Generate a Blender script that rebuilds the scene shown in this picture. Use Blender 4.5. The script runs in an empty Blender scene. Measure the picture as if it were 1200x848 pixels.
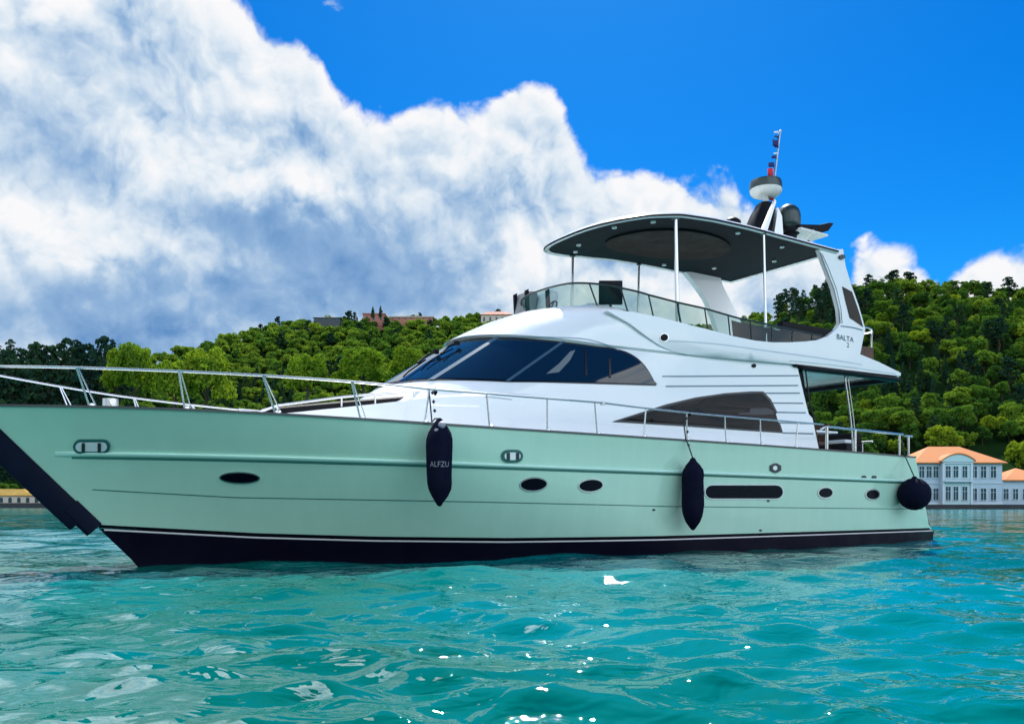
import bpy, bmesh, math, random
import numpy as np
from mathutils import Vector, Matrix, noise
from mathutils.bvhtree import BVHTree
from mathutils.geometry import delaunay_2d_cdt
R = math.radians
C = bpy.context.scene.collection
scene = bpy.context.scene
random.seed(7); rng = np.random.default_rng(11)

# ------------------------------------------------------------------ camera, sky, sun, exposure
F = 1000.0; UC = 600.0; VH = 590.0; H = 1.0       # focal length in photo pixels, horizon row, eye height
cam = bpy.data.cameras.new('camera'); camo = bpy.data.objects.new('camera', cam); C.objects.link(camo)
camo.location = (0, 0, H); camo.rotation_euler = (R(90), 0, 0)
cam.sensor_width = 36; cam.lens = 36*F/1200; cam.shift_y = (VH-424)/1200.0
cam.clip_start = 0.1; cam.clip_end = 20000
scene.camera = camo
SUN_EL, SUN_AZ = 52.0, 4.0                         # azimuth east of the +Y axis
SKY = 0.055
EXPO = 0.9; K_ = 2**EXPO
sl = bpy.data.lights.new('sun', 'SUN'); sl.energy = 4.2; sl.angle = R(0.53); sl.color = (1.0, 0.95, 0.87)
so = bpy.data.objects.new('sun', sl); C.objects.link(so)
sd = Vector((math.sin(R(SUN_AZ))*math.cos(R(SUN_EL)), math.cos(R(SUN_AZ))*math.cos(R(SUN_EL)), math.sin(R(SUN_EL))))
so.rotation_euler = sd.to_track_quat('Z', 'Y').to_euler()
scene.view_settings.view_transform = 'Standard'; scene.view_settings.look = 'None'
scene.view_settings.exposure = EXPO; scene.view_settings.gamma = 1.0

class NT:
    """tiny helper to write node trees"""
    def __init__(s, tree): s.t = tree; s.n = tree.nodes; s.l = tree.links
    def add(s, typ, ins=None, **kw):
        n = s.n.new(typ)
        for k, v in kw.items(): setattr(n, k, v)
        if ins:
            for k, v in ins.items():
                if v is None: continue
                if hasattr(v, 'is_output'): s.l.new(v, n.inputs[k])
                else: n.inputs[k].default_value = v
        return n
    def m(s, op, a, b=None, c=None, clamp=False):
        n = s.add('ShaderNodeMath', {0: a, 1: b, 2: c}, operation=op); n.use_clamp = clamp
        return n.outputs[0]
    def v(s, op, a, b=None):
        n = s.add('ShaderNodeVectorMath', {0: a, 1: b}, operation=op)
        return n.outputs[1] if op in ('DOT_PRODUCT', 'LENGTH') else n.outputs[0]
    def noise(s, vec, scale, detail=5, rough=.55, dist=0.0):
        return s.add('ShaderNodeTexNoise', {'Vector': vec, 'Scale': scale, 'Detail': detail, 'Roughness': rough, 'Distortion': dist}).outputs[0]
    def mr(s, x, a, b, c=0.0, d=1.0, smooth=True):
        n = s.add('ShaderNodeMapRange', {0: x, 1: a, 2: b, 3: c, 4: d}); n.clamp = True
        if smooth: n.interpolation_type = 'SMOOTHSTEP'
        return n.outputs[0]
    def mix(s, f, a, b, bt='MIX'):
        n = s.add('ShaderNodeMix', data_type='RGBA', blend_type=bt)
        for i, x in ((0, f), (6, a), (7, b)):
            if hasattr(x, 'is_output'): s.l.new(x, n.inputs[i])
            else: n.inputs[i].default_value = x
        return n.outputs[2]

def azel(u, v):
    k = (u-UC)/F; az = math.atan(k); return math.degrees(az), math.degrees(math.atan((VH-v)/F*math.cos(az)))

world = bpy.data.worlds.new('World'); scene.world = world; world.use_nodes = True
w = NT(world.node_tree); w.n.clear()
sky = w.add('ShaderNodeTexSky', sky_type='NISHITA'); sky.sun_disc = False
sky.sun_elevation = R(SUN_EL); sky.sun_rotation = R(SUN_AZ); sky.air_density = 1.0; sky.dust_density = 0.3; sky.ozone_density = 3.0
hs = w.add('ShaderNodeHueSaturation', {'Saturation': 1.55, 'Value': 1.0, 'Color': sky.outputs[0]})
skyc = w.mix(1.0, hs.outputs[0], (0.22, 0.98, 1.28, 1), 'MULTIPLY')
tc = w.add('ShaderNodeTexCoord').outputs['Generated']
dirn = w.v('NORMALIZE', tc)
sep = w.add('ShaderNodeSeparateXYZ', {0: dirn})
x, y, z = sep.outputs
az = w.m('MULTIPLY', w.m('ARCTAN2', x, y), 180/math.pi)
el = w.m('MULTIPLY', w.m('ARCSINE', z), 180/math.pi)
# elevation of the cloud tops along the azimuth (cumulus bank on the left, smaller heaps on the right)
tops = [(-180, 50), (-140, 46), (-110, 44), (-80, 56), (-60, 70), (-45, 72), (-36, 66)]
for u, v in [(100, -110), (200, -24), (250, 2), (300, 12), (350, 30), (385, 60), (400, 92), (440, 118), (500, 106), (545, 124), (600, 120), (640, 138), (662, 160), (672, 185), (690, 207), (740, 208), (800, 212), (850, 220), (890, 240), (925, 268), (955, 300), (975, 330)]:
    a, e = azel(u, v); tops.append((a, e))
for u, v in [(985, 345), (1000, 308), (1020, 299), (1060, 296), (1076, 300), (1082, 350), (1100, 350), (1110, 318), (1140, 306), (1170, 298), (1230, 290)]:
    a, e = azel(u, v); tops.append((a, e))
tops += [(38, 17), (50, 12), (75, 20), (105, 40), (140, 48), (180, 50)]
fc = w.add('ShaderNodeFloatCurve')
cm = fc.mapping.curves[0]
pts = [((a+180)/360, e/80) for a, e in tops]
cm.points[0].location = pts[0]; cm.points[1].location = pts[-1]
for p in pts[1:-1]: cm.points.new(*p)
for p in cm.points: p.handle_type = 'VECTOR'
fc.mapping.update()
w.l.new(w.m('DIVIDE', w.m('ADD', az, 180.0), 360.0), fc.inputs['Value'])
top = w.m('MULTIPLY', fc.outputs[0], 80.0)
warp = w.add('ShaderNodeTexNoise', {'Vector': dirn, 'Scale': 6.0, 'Detail': 5.0, 'Roughness': .6})
wv = w.v('ADD', dirn, w.v('MULTIPLY', w.v('SUBTRACT', warp.outputs[1], (.5, .5, .5)), (.09, .09, .09)))
def billow(vec, sc, det, rg=.5):
    n_ = w.add('ShaderNodeTexVoronoi', {'Vector': vec, 'Scale': sc}, feature='F1', normalize=True)
    n_.inputs['Detail'].default_value = det; n_.inputs['Roughness'].default_value = rg; n_.inputs['Lacunarity'].default_value = 2.3
    return w.m('SUBTRACT', 1.0, n_.outputs[0])
upo = (0.008, -0.004, 0.011)
b1 = billow(wv, 8.0, 4.0, .48); b2 = billow(w.v('ADD', wv, upo), 8.0, 3.0, .48)
n1 = w.noise(wv, 5.0, 12, .56); n2 = w.noise(w.v('ADD', wv, (0.008, -0.008, 0.03)), 5.0, 6, .5)
n3 = w.noise(w.v('ADD', wv, (3.1, 1.7, 0.4)), 3.0, 8, .55)
edge = w.m('ADD', w.m('SUBTRACT', top, el), w.m('ADD', w.m('MULTIPLY', w.m('SUBTRACT', n1, .5), 7.5), w.m('MULTIPLY', w.m('SUBTRACT', b1, .66), 7.0)))
mask = w.mr(edge, -0.1, .85)
# relief: brighter where the heap falls away towards the light above
relief = w.m('ADD', w.m('MULTIPLY', w.m('SUBTRACT', b1, b2), 3.0), w.m('MULTIPLY', w.m('SUBTRACT', n1, n2), 1.9))

# darker cores of the bank (thick parts away from the light)
def core(u, v, ru, rv, amt):
    a, e = azel(u, v); ra, re = ru/F*57.3, rv/F*57.3
    wob = w.m('MULTIPLY', w.m('SUBTRACT', n1, .5), 14.0)
    dx = w.m('DIVIDE', w.m('SUBTRACT', w.m('ADD', az, wob), a), ra); dy = w.m('DIVIDE', w.m('SUBTRACT', w.m('ADD', el, w.m('MULTIPLY', wob, .6)), e), re)
    g = w.m('EXPONENT', w.m('MULTIPLY', w.m('ADD', w.m('MULTIPLY', dx, dx), w.m('MULTIPLY', dy, dy)), -1.0))
    return w.m('MULTIPLY', g, amt)
cores = None
for cc in [(265, 262, 75, 28, -.95), (430, 285, 110, 45, -1.0), (560, 240, 60, 50, -.45), (90, 205, 60, 28, -.8), (40, 130, 70, 60, -.45), (190, 90, 70, 40, -.35),
           (300, 345, 190, 40, -.7), (520, 350, 60, 40, -.6), (60, 390, 150, 45, -1.0), (330, 130, 120, 70, .35), (340, 225, 50, 22, .9), (140, 205, 45, 35, .8), (60, 290, 90, 30, .6), (590, 160, 90, 40, .7), (600, 300, 45, 40, .9), (760, 240, 110, 40, .45), (100, 40, 90, 30, -.2)]:
    g = core(*cc); cores = g if cores is None else w.m('ADD', cores, g)
relief = w.m('ADD', relief, w.m('MULTIPLY', w.m('SUBTRACT', b1, .66), .7))
body = w.m('ADD', w.m('MULTIPLY', w.m('SUBTRACT', n3, .5), -1.1), w.m('MULTIPLY', relief, w.mr(cores, -1.1, 0.0, .40, 1.0)))
tone = w.m('ADD', w.m('ADD', body, .62), w.m('MULTIPLY', cores, .42))
tone = w.m('SUBTRACT', tone, w.m('MULTIPLY', w.m('MULTIPLY', w.mr(el, 5.0, 15.0, .20, 0.0), w.mr(az, -6.0, 4.0, 1.0, 0.0)), 1.0))
rim = w.mr(edge, 0.3, 3.0, .28, 0.0)
tone = w.m('ADD', tone, rim, clamp=True)
cr = w.add('ShaderNodeValToRGB', {0: tone}); e = cr.color_ramp.elements
e[0].position = 0.0; e[0].color = (0.13, 0.30, 0.60, 1)
e[1].position = 1.0; e[1].color = (1.0, 1.0, 1.02, 1)
for p, c in ((.28, (0.30, 0.48, 0.74, 1)), (.52, (0.58, 0.72, 0.88, 1)), (.76, (0.84, 0.91, 0.98, 1))):
    q = e.new(p); q.color = c
CL = w.v('SCALE', cr.outputs[0]); # unseen clouds behind the viewer, brightened as added fill, strongest to the right
# cloud above the view is brightened too, added for white glints on the water
glint_boost = w.m('MULTIPLY', w.mr(el, 31.0, 58.0, 0.0, 9.0), w.mr(w.m('ABSOLUTE', az), 60.0, 110.0, 1.0, 0.0))
back_fill = w.m('ADD', w.mr(az, 70.0, 125.0, 0.0, 2.1), w.mr(az, -125.0, -75.0, 0.8, 0.0))
w.l.new(w.m('MULTIPLY', w.m('ADD', w.m('ADD', glint_boost, 1.0), back_fill), 0.95/SKY/K_), CL.node.inputs['Scale'])
# little wisps above the bank
wis = w.m('MULTIPLY', w.mr(w.noise(w.v('MULTIPLY', dirn, (1, 1, 2.2)), 30, 6, .6), .56, .75), w.m('ADD', core(385, 22, 30, 9, 1.0), core(370, 18, 12, 8, .4)))
allm = w.m('MAXIMUM', mask, w.m('MULTIPLY', wis, .9))
# the bank thins to blue towards the skyline on the left
thin = allm
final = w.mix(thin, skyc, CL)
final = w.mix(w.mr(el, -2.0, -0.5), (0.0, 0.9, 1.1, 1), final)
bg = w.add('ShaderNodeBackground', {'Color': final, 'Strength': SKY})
out = w.add('ShaderNodeOutputWorld', {0: bg.outputs[0]})
world.name = 'sky'

# ------------------------------------------------------------------ materials
def mat(name, col, rough=.5, metal=0.0, spec=.5, coat=0.0, var=0.0, vscale=3.0, bump=0.0, bscale=40, trans=0.0, alpha=1.0, stretch=(1, 1, 1)):
    m = bpy.data.materials.new(name); m.use_nodes = True; n = NT(m.node_tree)
    b = n.n['Principled BSDF']
    b.inputs['Roughness'].default_value = rough; b.inputs['Metallic'].default_value = metal
    b.inputs['Specular IOR Level'].default_value = spec; b.inputs['Coat Weight'].default_value = coat
    b.inputs['Coat Roughness'].default_value = .05
    b.inputs['Transmission Weight'].default_value = trans; b.inputs['Alpha'].default_value = alpha
    o = n.add('ShaderNodeTexCoord').outputs['Object']
    if var > 0:
        f = n.noise(n.v('MULTIPLY', o, stretch), vscale, 6, .6)
        c1 = tuple(c*(1-var) for c in col)+(1,); c2 = tuple(min(1, c*(1+var)) for c in col)+(1,)
        n.l.new(n.mix(f, c1, c2), b.inputs['Base Color'])
        n.l.new(n.mr(f, .3, .7, max(0.02, rough*.8), rough*1.25), b.inputs['Roughness'])
    else: b.inputs['Base Color'].default_value = tuple(col)+(1,)
    if bump > 0:
        bn = n.add('ShaderNodeBump', {'Height': n.noise(o, bscale, 4, .5), 'Strength': bump, 'Distance': .02})
        n.l.new(bn.outputs[0], b.inputs['Normal'])
    return m
M = dict(
    green=mat('hull_green', (0.44, 0.69, 0.55), .16, var=.07, vscale=2.2, coat=.45, bump=.05, bscale=1.0, stretch=(1.6, 1, .22)),
    antifoul=mat('antifouling', (0.004, 0.003, 0.012), .45, spec=.12, var=.4, vscale=2.0),
    black=mat('black_trim', (0.003, 0.004, 0.008), .45, spec=.12, var=.2),
    white=mat('gelcoat_white', (0.80, 0.82, 0.84), .2, var=.035, vscale=1.6, coat=.4, bump=.03, bscale=1.5, stretch=(1, 1, .3)),
    stripe=mat('stripe_white', (0.75, 0.70, 0.72), .4),
    strake=mat('strake_green', (0.50, 0.78, 0.66), .2, coat=.5),
    guard=mat('stem_guard_navy', (0.003, 0.006, 0.018), .5, spec=.08, var=.3, vscale=2.5, bump=.15, bscale=9),
    steel=mat('stainless', (0.66, 0.66, 0.66), .24, metal=.9),
    darksteel=mat('dark_tube', (0.05, 0.06, 0.06), .3, metal=.5),
    glass=mat('tinted_glass', (0.004, 0.012, 0.022), .03, spec=.6, coat=.3),
    pane=mat('dark_pane', (0.002, 0.003, 0.008), .2, spec=.08),
    sglass=mat('saloon_glass', (0.011, 0.009, 0.008), .05, spec=.14, var=.5, vscale=1.2),
    frame=mat('window_frame', (0.006, 0.007, 0.010), .3),
    smoke=mat('smoked_acrylic', (0.30, 0.40, 0.36), .03, trans=.95, spec=.6),
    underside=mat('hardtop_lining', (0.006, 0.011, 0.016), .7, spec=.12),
    taupe=mat('skylight_lining', (0.040, 0.034, 0.032), .8, spec=.1, var=.08),
    vinyl=mat('black_upholstery', (0.010, 0.010, 0.012), .6, spec=.12, bump=.2, bscale=30),
    brown=mat('wicker_brown', (0.09, 0.045, 0.03), .7, var=.3, vscale=20, bump=.4, bscale=60),
    cushion=mat('pale_cushion', (0.62, 0.66, 0.70), .8, var=.05),
    fender=mat('fender_cover', (0.004, 0.005, 0.018), .8, spec=.08, var=.25, vscale=9, bump=.25, bscale=70),
    fgrey=mat('fender_tip_grey', (0.30, 0.29, 0.36), .6, var=.2, vscale=12),
    rope=mat('rope', (0.03, 0.03, 0.035), .9, bump=.4, bscale=90),
    lamp=mat('fitting_bright', (0.85, 0.86, 0.86), .2, metal=.25),
    radome=mat('radome_black', (0.015, 0.035, 0.035), .3, var=.1),
    offw=mat('radome_white', (0.72, 0.72, 0.70), .35, var=.03),
    red=mat('flag_red', (0.62, 0.02, 0.03), .7), navy=mat('flag_navy', (0.01, 0.02, 0.14), .7), flagw=mat('flag_white', (0.75, 0.75, 0.75), .7),
    teak=mat('teak', (0.26, 0.14, 0.07), .6, var=.25, vscale=14),
    text=mat('lettering_navy', (0.03, 0.10, 0.13), .4), textg=mat('lettering_grey', (0.20, 0.20, 0.25), .6),
    grey=mat('seat_grey', (0.22, 0.22, 0.23), .6, var=.15, vscale=8),
)

m = bpy.data.materials.new('tinted_acrylic'); m.use_nodes = True; n = NT(m.node_tree); n.n.clear()
fz = n.add('ShaderNodeFresnel', {'IOR': 1.45}); t1 = n.add('ShaderNodeBsdfTransparent', {0: (.54, .68, .65, 1)}); g1 = n.add('ShaderNodeBsdfGlossy', {0: (.9, .95, .95, 1), 'Roughness': .04})
s1_ = n.add('ShaderNodeMixShader', {0: fz.outputs[0], 1: t1.outputs[0], 2: g1.outputs[0]}); n.add('ShaderNodeOutputMaterial', {0: s1_.outputs[0]})
M['smoke'] = m

# ------------------------------------------------------------------ mesh helpers
def tag(o, label=None, cat=None, group=None, kind=None):
    if label: o['label'] = label
    if cat: o['category'] = cat
    if group: o['group'] = group
    if kind: o['kind'] = kind
    return o
def empty(name, loc=(0, 0, 0), rz=0.0, **k):
    o = bpy.data.objects.new(name, None); C.objects.link(o); o.location = loc; o.rotation_euler = (0, 0, rz)
    o.empty_display_size = .2
    return tag(o, **k)
class MB:
    def __init__(s, conv=None): s.v = []; s.f = []; s.conv = conv; s.sm = True
    def p(s, co): s.v.append(tuple(co)); return len(s.v)-1
    def grid(s, rows, closed=False):
        idx = [[s.p(c) for c in r] for r in rows]
        for a, b in zip(idx[:-1], idx[1:]):
            n = len(a)
            for i in range(n if closed else n-1):
                j = (i+1) % n; s.f.append((a[i], a[j], b[j], b[i]))
        return idx
    def box(s, x0, x1, y0, y1, z0, z1):
        a = [s.p(c) for c in ((x0, y0, z0), (x1, y0, z0), (x1, y1, z0), (x0, y1, z0), (x0, y0, z1), (x1, y0, z1), (x1, y1, z1), (x0, y1, z1))]
        for q in ((0, 3, 2, 1), (4, 5, 6, 7), (0, 1, 5, 4), (1, 2, 6, 5), (2, 3, 7, 6), (3, 0, 4, 7)): s.f.append(tuple(a[i] for i in q))
    def obox(s, c, ax, ay, az_, hx, hy, hz):
        c = Vector(c); a = []
        for sx, sy, sz in ((-1, -1, -1), (1, -1, -1), (1, 1, -1), (-1, 1, -1), (-1, -1, 1), (1, -1, 1), (1, 1, 1), (-1, 1, 1)):
            a.append(s.p(c+Vector(ax)*hx*sx+Vector(ay)*hy*sy+Vector(az_)*hz*sz))
        for q in ((0, 3, 2, 1), (4, 5, 6, 7), (0, 1, 5, 4), (1, 2, 6, 5), (2, 3, 7, 6), (3, 0, 4, 7)): s.f.append(tuple(a[i] for i in q))
    def prism(s, poly, axis, d0, d1):
        """poly: 2-D outline; axis: callable (a,b,d)->co"""
        A = [s.p(axis(a, b, d0)) for a, b in poly]; B = [s.p(axis(a, b, d1)) for a, b in poly]
        n = len(poly); s.f.append(tuple(A)); s.f.append(tuple(reversed(B)))
        for i in range(n): s.f.append((A[i], B[i], B[(i+1) % n], A[(i+1) % n]))
    def tube(s, pts, r, n=8, closed=False):
        pts = [Vector(p) for p in pts]; rr = r if isinstance(r, (list, tuple)) else [r]*len(pts)
        rings = []; prev = None
        for i, p in enumerate(pts):
            if closed: t = pts[(i+1) % len(pts)]-pts[i-1]
            else: t = pts[min(i+1, len(pts)-1)]-pts[max(i-1, 0)]
            t.normalize()
            if prev is None:
                a = t.cross(Vector((0, 0, 1)));
                if a.length < .05: a = t.cross(Vector((0, 1, 0)))
            else: a = prev-t*prev.dot(t)
            a.normalize(); prev = a; b = t.cross(a)
            rings.append([s.p(p+(a*math.cos(2*math.pi*k/n)+b*math.sin(2*math.pi*k/n))*rr[i]) for k in range(n)])
        m = len(rings)
        for i in range(m if closed else m-1):
            A, B = rings[i], rings[(i+1) % m]
            for k in range(n): s.f.append((A[k], A[(k+1) % n], B[(k+1) % n], B[k]))
        if not closed: s.f.append(tuple(reversed(rings[0]))); s.f.append(tuple(rings[-1]))
    def lathe(s, prof, c=(0, 0, 0), n=24, sx=1, sy=1, tr=None):
        rings = []
        for r, z in prof:
            ring = []
            for k in range(n):
                a = 2*math.pi*k/n; co = Vector((math.cos(a)*r*sx, math.sin(a)*r*sy, z))
                if tr: co = tr @ co
                ring.append(s.p(Vector(c)+co))
            rings.append(ring)
        for A, B in zip(rings[:-1], rings[1:]):
            for k in range(n): s.f.append((A[k], A[(k+1) % n], B[(k+1) % n], B[k]))
        s.f.append(tuple(reversed(rings[0]))); s.f.append(tuple(rings[-1]))
    def mirror(s):
        n = len(s.v); m = len(s.f)
        s.v += [(a, -b, c) for a, b, c in s.v]
        s.f += [tuple(reversed([i+n for i in f])) for f in s.f[:m]]
    def pair(s, name, *a, **k):
        """port piece and its starboard twin as two objects"""
        o = s.build(name, *a, **k)
        c = o.copy(); c.data = o.data.copy(); C.objects.link(c)
        for v in c.data.vertices: v.co.y = -v.co.y
        c.data.flip_normals(); return o
    def build(s, name, m=None, parent=None, smooth=True, angle=40, bevel=0.0, weld=True, recalc=True, **k):
        me = bpy.data.meshes.new(name); me.from_pydata(s.v, [], s.f); me.update()
        bm = bmesh.new(); bm.from_mesh(me)
        if weld: bmesh.ops.remove_doubles(bm, verts=bm.verts, dist=2e-4)
        if bevel > 0:
            es = [e for e in bm.edges if len(e.link_faces) == 2 and e.calc_face_angle(0) > .6]
            bmesh.ops.bevel(bm, geom=es, offset=bevel, segments=2, affect='EDGES', profile=.6)
        if recalc: bmesh.ops.recalc_face_normals(bm, faces=bm.faces)
        bm.to_mesh(me); bm.free()
        if smooth:
            me.polygons.foreach_set('use_smooth', [True]*len(me.polygons))
            me.set_sharp_from_angle(angle=R(angle))
        o = bpy.data.objects.new(name, me); C.objects.link(o)
        if m: me.materials.append(m)
        if parent: o.parent = parent
        return tag(o, **k)

# ------------------------------------------------------------------ yacht frame: x aft from the stem at the water, y to starboard
P0 = Vector((-6.1, 13.9, 0)); cb, sb = math.cos(R(33.09)), math.sin(R(33.09))
yacht = empty('motor_yacht', P0, R(33.09), label='large seafoam green and white flybridge motor yacht lying still on the turquoise water', cat='motor yacht')
CAMV = Vector((-P0.x, -P0.y, 0)); CL_ = Vector((CAMV.x*cb+CAMV.y*sb, -CAMV.x*sb+CAMV.y*cb, H))    # the viewpoint in yacht axes
def U(u, v, t):
    """distance aft and height of what is seen at (u, v) on the sheet lying t metres to port"""
    k = (u-UC)/F
    s = (k*(P0.y-cb*t)-P0.x-sb*t)/(cb-k*sb); Y = P0.y+sb*s-cb*t
    return s, H+(VH-v)*Y/F
def UP(u, v, tf, off=0.0):
    t = 2.0
    for _ in range(8):
        s, z = U(u, v, t); t = tf(s, z)
    s, z = U(u, v, t+off)
    return Vector((s, -(t+off), z))
def ray(u, v):
    d = Vector(((u-UC)/F, 1, (VH-v)/F)); return Vector((d.x*cb+d.y*sb, -d.x*sb+d.y*cb, d.z)).normalized()
def bvh_of(*objs):
    vs = []; fs = []
    for o in objs:
        n = len(vs); vs += [v.co.copy() for v in o.data.vertices]; fs += [tuple(i+n for i in p.vertices) for p in o.data.polygons]
    return BVHTree.FromPolygons(vs, fs)
def cast(u, v, bv, off=0.01):
    d = ray(u, v); h = bv.ray_cast(CL_, d)
    if h[0] is None: return None
    n = h[1].copy()
    if n.dot(d) > 0: n = -n
    return h[0]+n*off
def interp(x, xs, ys): return float(np.interp(x, xs, ys))
def smooth_poly(pts, n=4):
    """Catmull-Rom through a closed outline"""
    out = []; m = len(pts)
    for i in range(m):
        p0, p1, p2, p3 = [Vector(pts[(i+k-1) % m]) for k in range(4)]
        for j in range(n):
            t = j/n; out.append(tuple(.5*((2*p1)+(p2-p0)*t+(2*p0-5*p1+4*p2-p3)*t*t+(3*p1-p0-3*p2+p3)*t**3)))
    return out
def smooth_line(pts, n=5):
    P = [Vector(p) for p in pts]; P = [P[0]*2-P[1]]+P+[P[-1]*2-P[-2]]; out = []
    for i in range(1, len(P)-2):
        for j in range(n):
            t = j/n; p0, p1, p2, p3 = P[i-1:i+3]
            out.append(.5*((2*p1)+(p2-p0)*t+(2*p0-5*p1+4*p2-p3)*t*t+(3*p1-p0-3*p2+p3)*t**3))
    return out+[P[-2]]
def fill2d(poly, step):
    """triangulated interior of an outline; returns points, triangles"""
    n = len(poly); P = [Vector(p) for p in poly]
    xs = [p[0] for p in P]; ys = [p[1] for p in P]
    def inside(x, y):
        r = False; j = n-1
        for i in range(n):
            if (P[i].y > y) != (P[j].y > y) and x < (P[j].x-P[i].x)*(y-P[i].y)/(P[j].y-P[i].y)+P[i].x: r = not r
            j = i
        return r
    pts = list(P); gx = min(xs)
    while gx < max(xs):
        gy = min(ys)
        while gy < max(ys):
            if inside(gx, gy) and min((q-Vector((gx, gy))).length for q in P) > step*.4: pts.append(Vector((gx+random.uniform(-.01, .01), gy)))
            gy += step
        gx += step
    V, E_, Fc, _, _, _ = delaunay_2d_cdt(pts, [(i, (i+1) % n) for i in range(n)], [], 1, 1e-4)
    return V, [tuple(f) for f in Fc]
def sheet(mb, poly, step, f_out, f_in):
    """closed thick panel: f_out/f_in map outline coordinates to points"""
    V, T = fill2d(poly, step)
    a = []; b = []
    for q in V:
        o = f_out(q.x, q.y); i = f_in(q.x, q.y)
        if o is None or i is None: o = i = None
        a.append(mb.p(o) if o is not None else -1); b.append(mb.p(i) if i is not None else -1)
    cnt = {}
    for t in T:
        if any(a[i] < 0 for i in t): continue
        mb.f.append(tuple(a[i] for i in t)); mb.f.append(tuple(b[i] for i in reversed(t)))
        for i in range(len(t)):
            e = (t[i], t[(i+1) % len(t)]); cnt[tuple(sorted(e))] = cnt.get(tuple(sorted(e)), [])+[e]
    for k, es in cnt.items():
        if len(es) == 1: i, j = es[0]; mb.f.append((a[i], b[i], b[j], a[j]))
def decal(name, poly, bv, m, parent, step=6, off=.012, deep=.004, **k):
    mb = MB(); sheet(mb, poly, step, lambda x, y: cast(x, y, bv, off), lambda x, y: cast(x, y, bv, deep)); return mb.build(name, m, parent, angle=30, **k)
def stroke(name, pts, wd, bv, m, parent, off=.012, **k):
    L = smooth_line(pts, 4); poly = []
    for sgn in (1, -1):
        side = []
        for i, p in enumerate(L):
            t = (L[min(i+1, len(L)-1)]-L[max(i-1, 0)]).normalized(); side.append((p.x-t.y*wd/2*sgn, p.y+t.x*wd/2*sgn))
        poly += side if sgn == 1 else side[::-1]
    return decal(name, poly, bv, m, parent, 50, off, **k)
def ell(cx, cy, rx, ry, n=22, rot=0): return [(cx+rx*math.cos(a)*math.cos(rot)-ry*math.sin(a)*math.sin(rot), cy+rx*math.cos(a)*math.sin(rot)+ry*math.sin(a)*math.cos(rot)) for a in [2*math.pi*i/n for i in range(n)]]
def stad(x0, y0, x1, y1, n=8):
    r = (y1-y0)/2; cy = (y0+y1)/2
    return [(x1-r+r*math.cos(a), cy+r*math.sin(a)) for a in [math.pi*(i/n-.5) for i in range(n+1)]]+[(x0+r-r*math.cos(a), cy-r*math.sin(a)) for a in [math.pi*(i/n-.5) for i in range(n+1)]]
def text_mesh(name, body, fn, m, parent, size=1.0, **k):
    cu = bpy.data.curves.new('t', 'FONT'); cu.body = body; cu.size = size; cu.align_x = 'CENTER'; cu.align_y = 'CENTER'; cu.resolution_u = 3
    to = bpy.data.objects.new('t', cu); C.objects.link(to)
    me = bpy.data.meshes.new_from_object(to.evaluated_get(bpy.context.evaluated_depsgraph_get()))
    bpy.data.objects.remove(to); bpy.data.curves.remove(cu)
    bm = bmesh.new(); bm.from_mesh(me)
    bmesh.ops.triangulate(bm, faces=bm.faces)
    bmesh.ops.subdivide_edges(bm, edges=[e for e in bm.edges if e.calc_length() > .12*size], cuts=2)
    for v in bm.verts: v.co = fn(v.co.x, v.co.y)
    bm.to_mesh(me); bm.free(); me.name = name
    o = bpy.data.objects.new(name, me); C.objects.link(o); me.materials.append(m); o.parent = parent
    return tag(o, **k)

# ------------------------------------------------------------------ hull
SS = [-2.4, -1.94, 0, 2.5, 4, 5.5, 7.4, 9.5, 12, 15, 17.7, 19]
zdeck = lambda s: interp(s, SS, [2.46, 2.44, 2.39, 2.32, 2.29, 2.275, 2.265, 2.25, 2.23, 2.20, 2.165, 2.15])
stem = lambda z: -.945*z if z > 0 else -.5*z
Lend = lambda z: interp(z, [-1, .33, .36, 2.16], [18.97, 18.97, 18.72, 17.72])
def hb(s, z):
    h = max(-.4, z/2.3); x = max(0.0, s-stem(z)); Le = 10-2.5*h; p = 1.62+.85*max(h, 0)
    B = 2.47+.26*max(h, 0)**.8 if h > 0 else 2.47-2.2*h*h*2.6
    g = 1-(1-min(x/Le, 1))**p
    return max(0, B*g*(1-.09*max(0, (s-11)/8)**2))
def hull_rows(zlist, n=150):
    rows = []
    for zf in zlist:
        row = []
        for i in range(n+1):
            q = i/n; q = q**1.7
            s = stem(zf(0))
            for _ in range(4): s0 = stem(zf(s))
            s1 = Lend(zf(18)); s = s0+(s1-s0)*q; z = zf(s)
            row.append((s, -hb(s, z), z))
        rows.append(row)
    return rows
zboot = lambda s: interp(s, [-.6, 1.66, 3.5, 5.8, 9.2, 18.7], [.64, .49, .415, .36, .34, .345])
def fr(f): return lambda s: zboot(s)+(zdeck(s)-zboot(s))*f
mb = MB(); mb.grid(hull_rows([fr(i/16) for i in range(17)])); mb.mirror()
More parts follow.
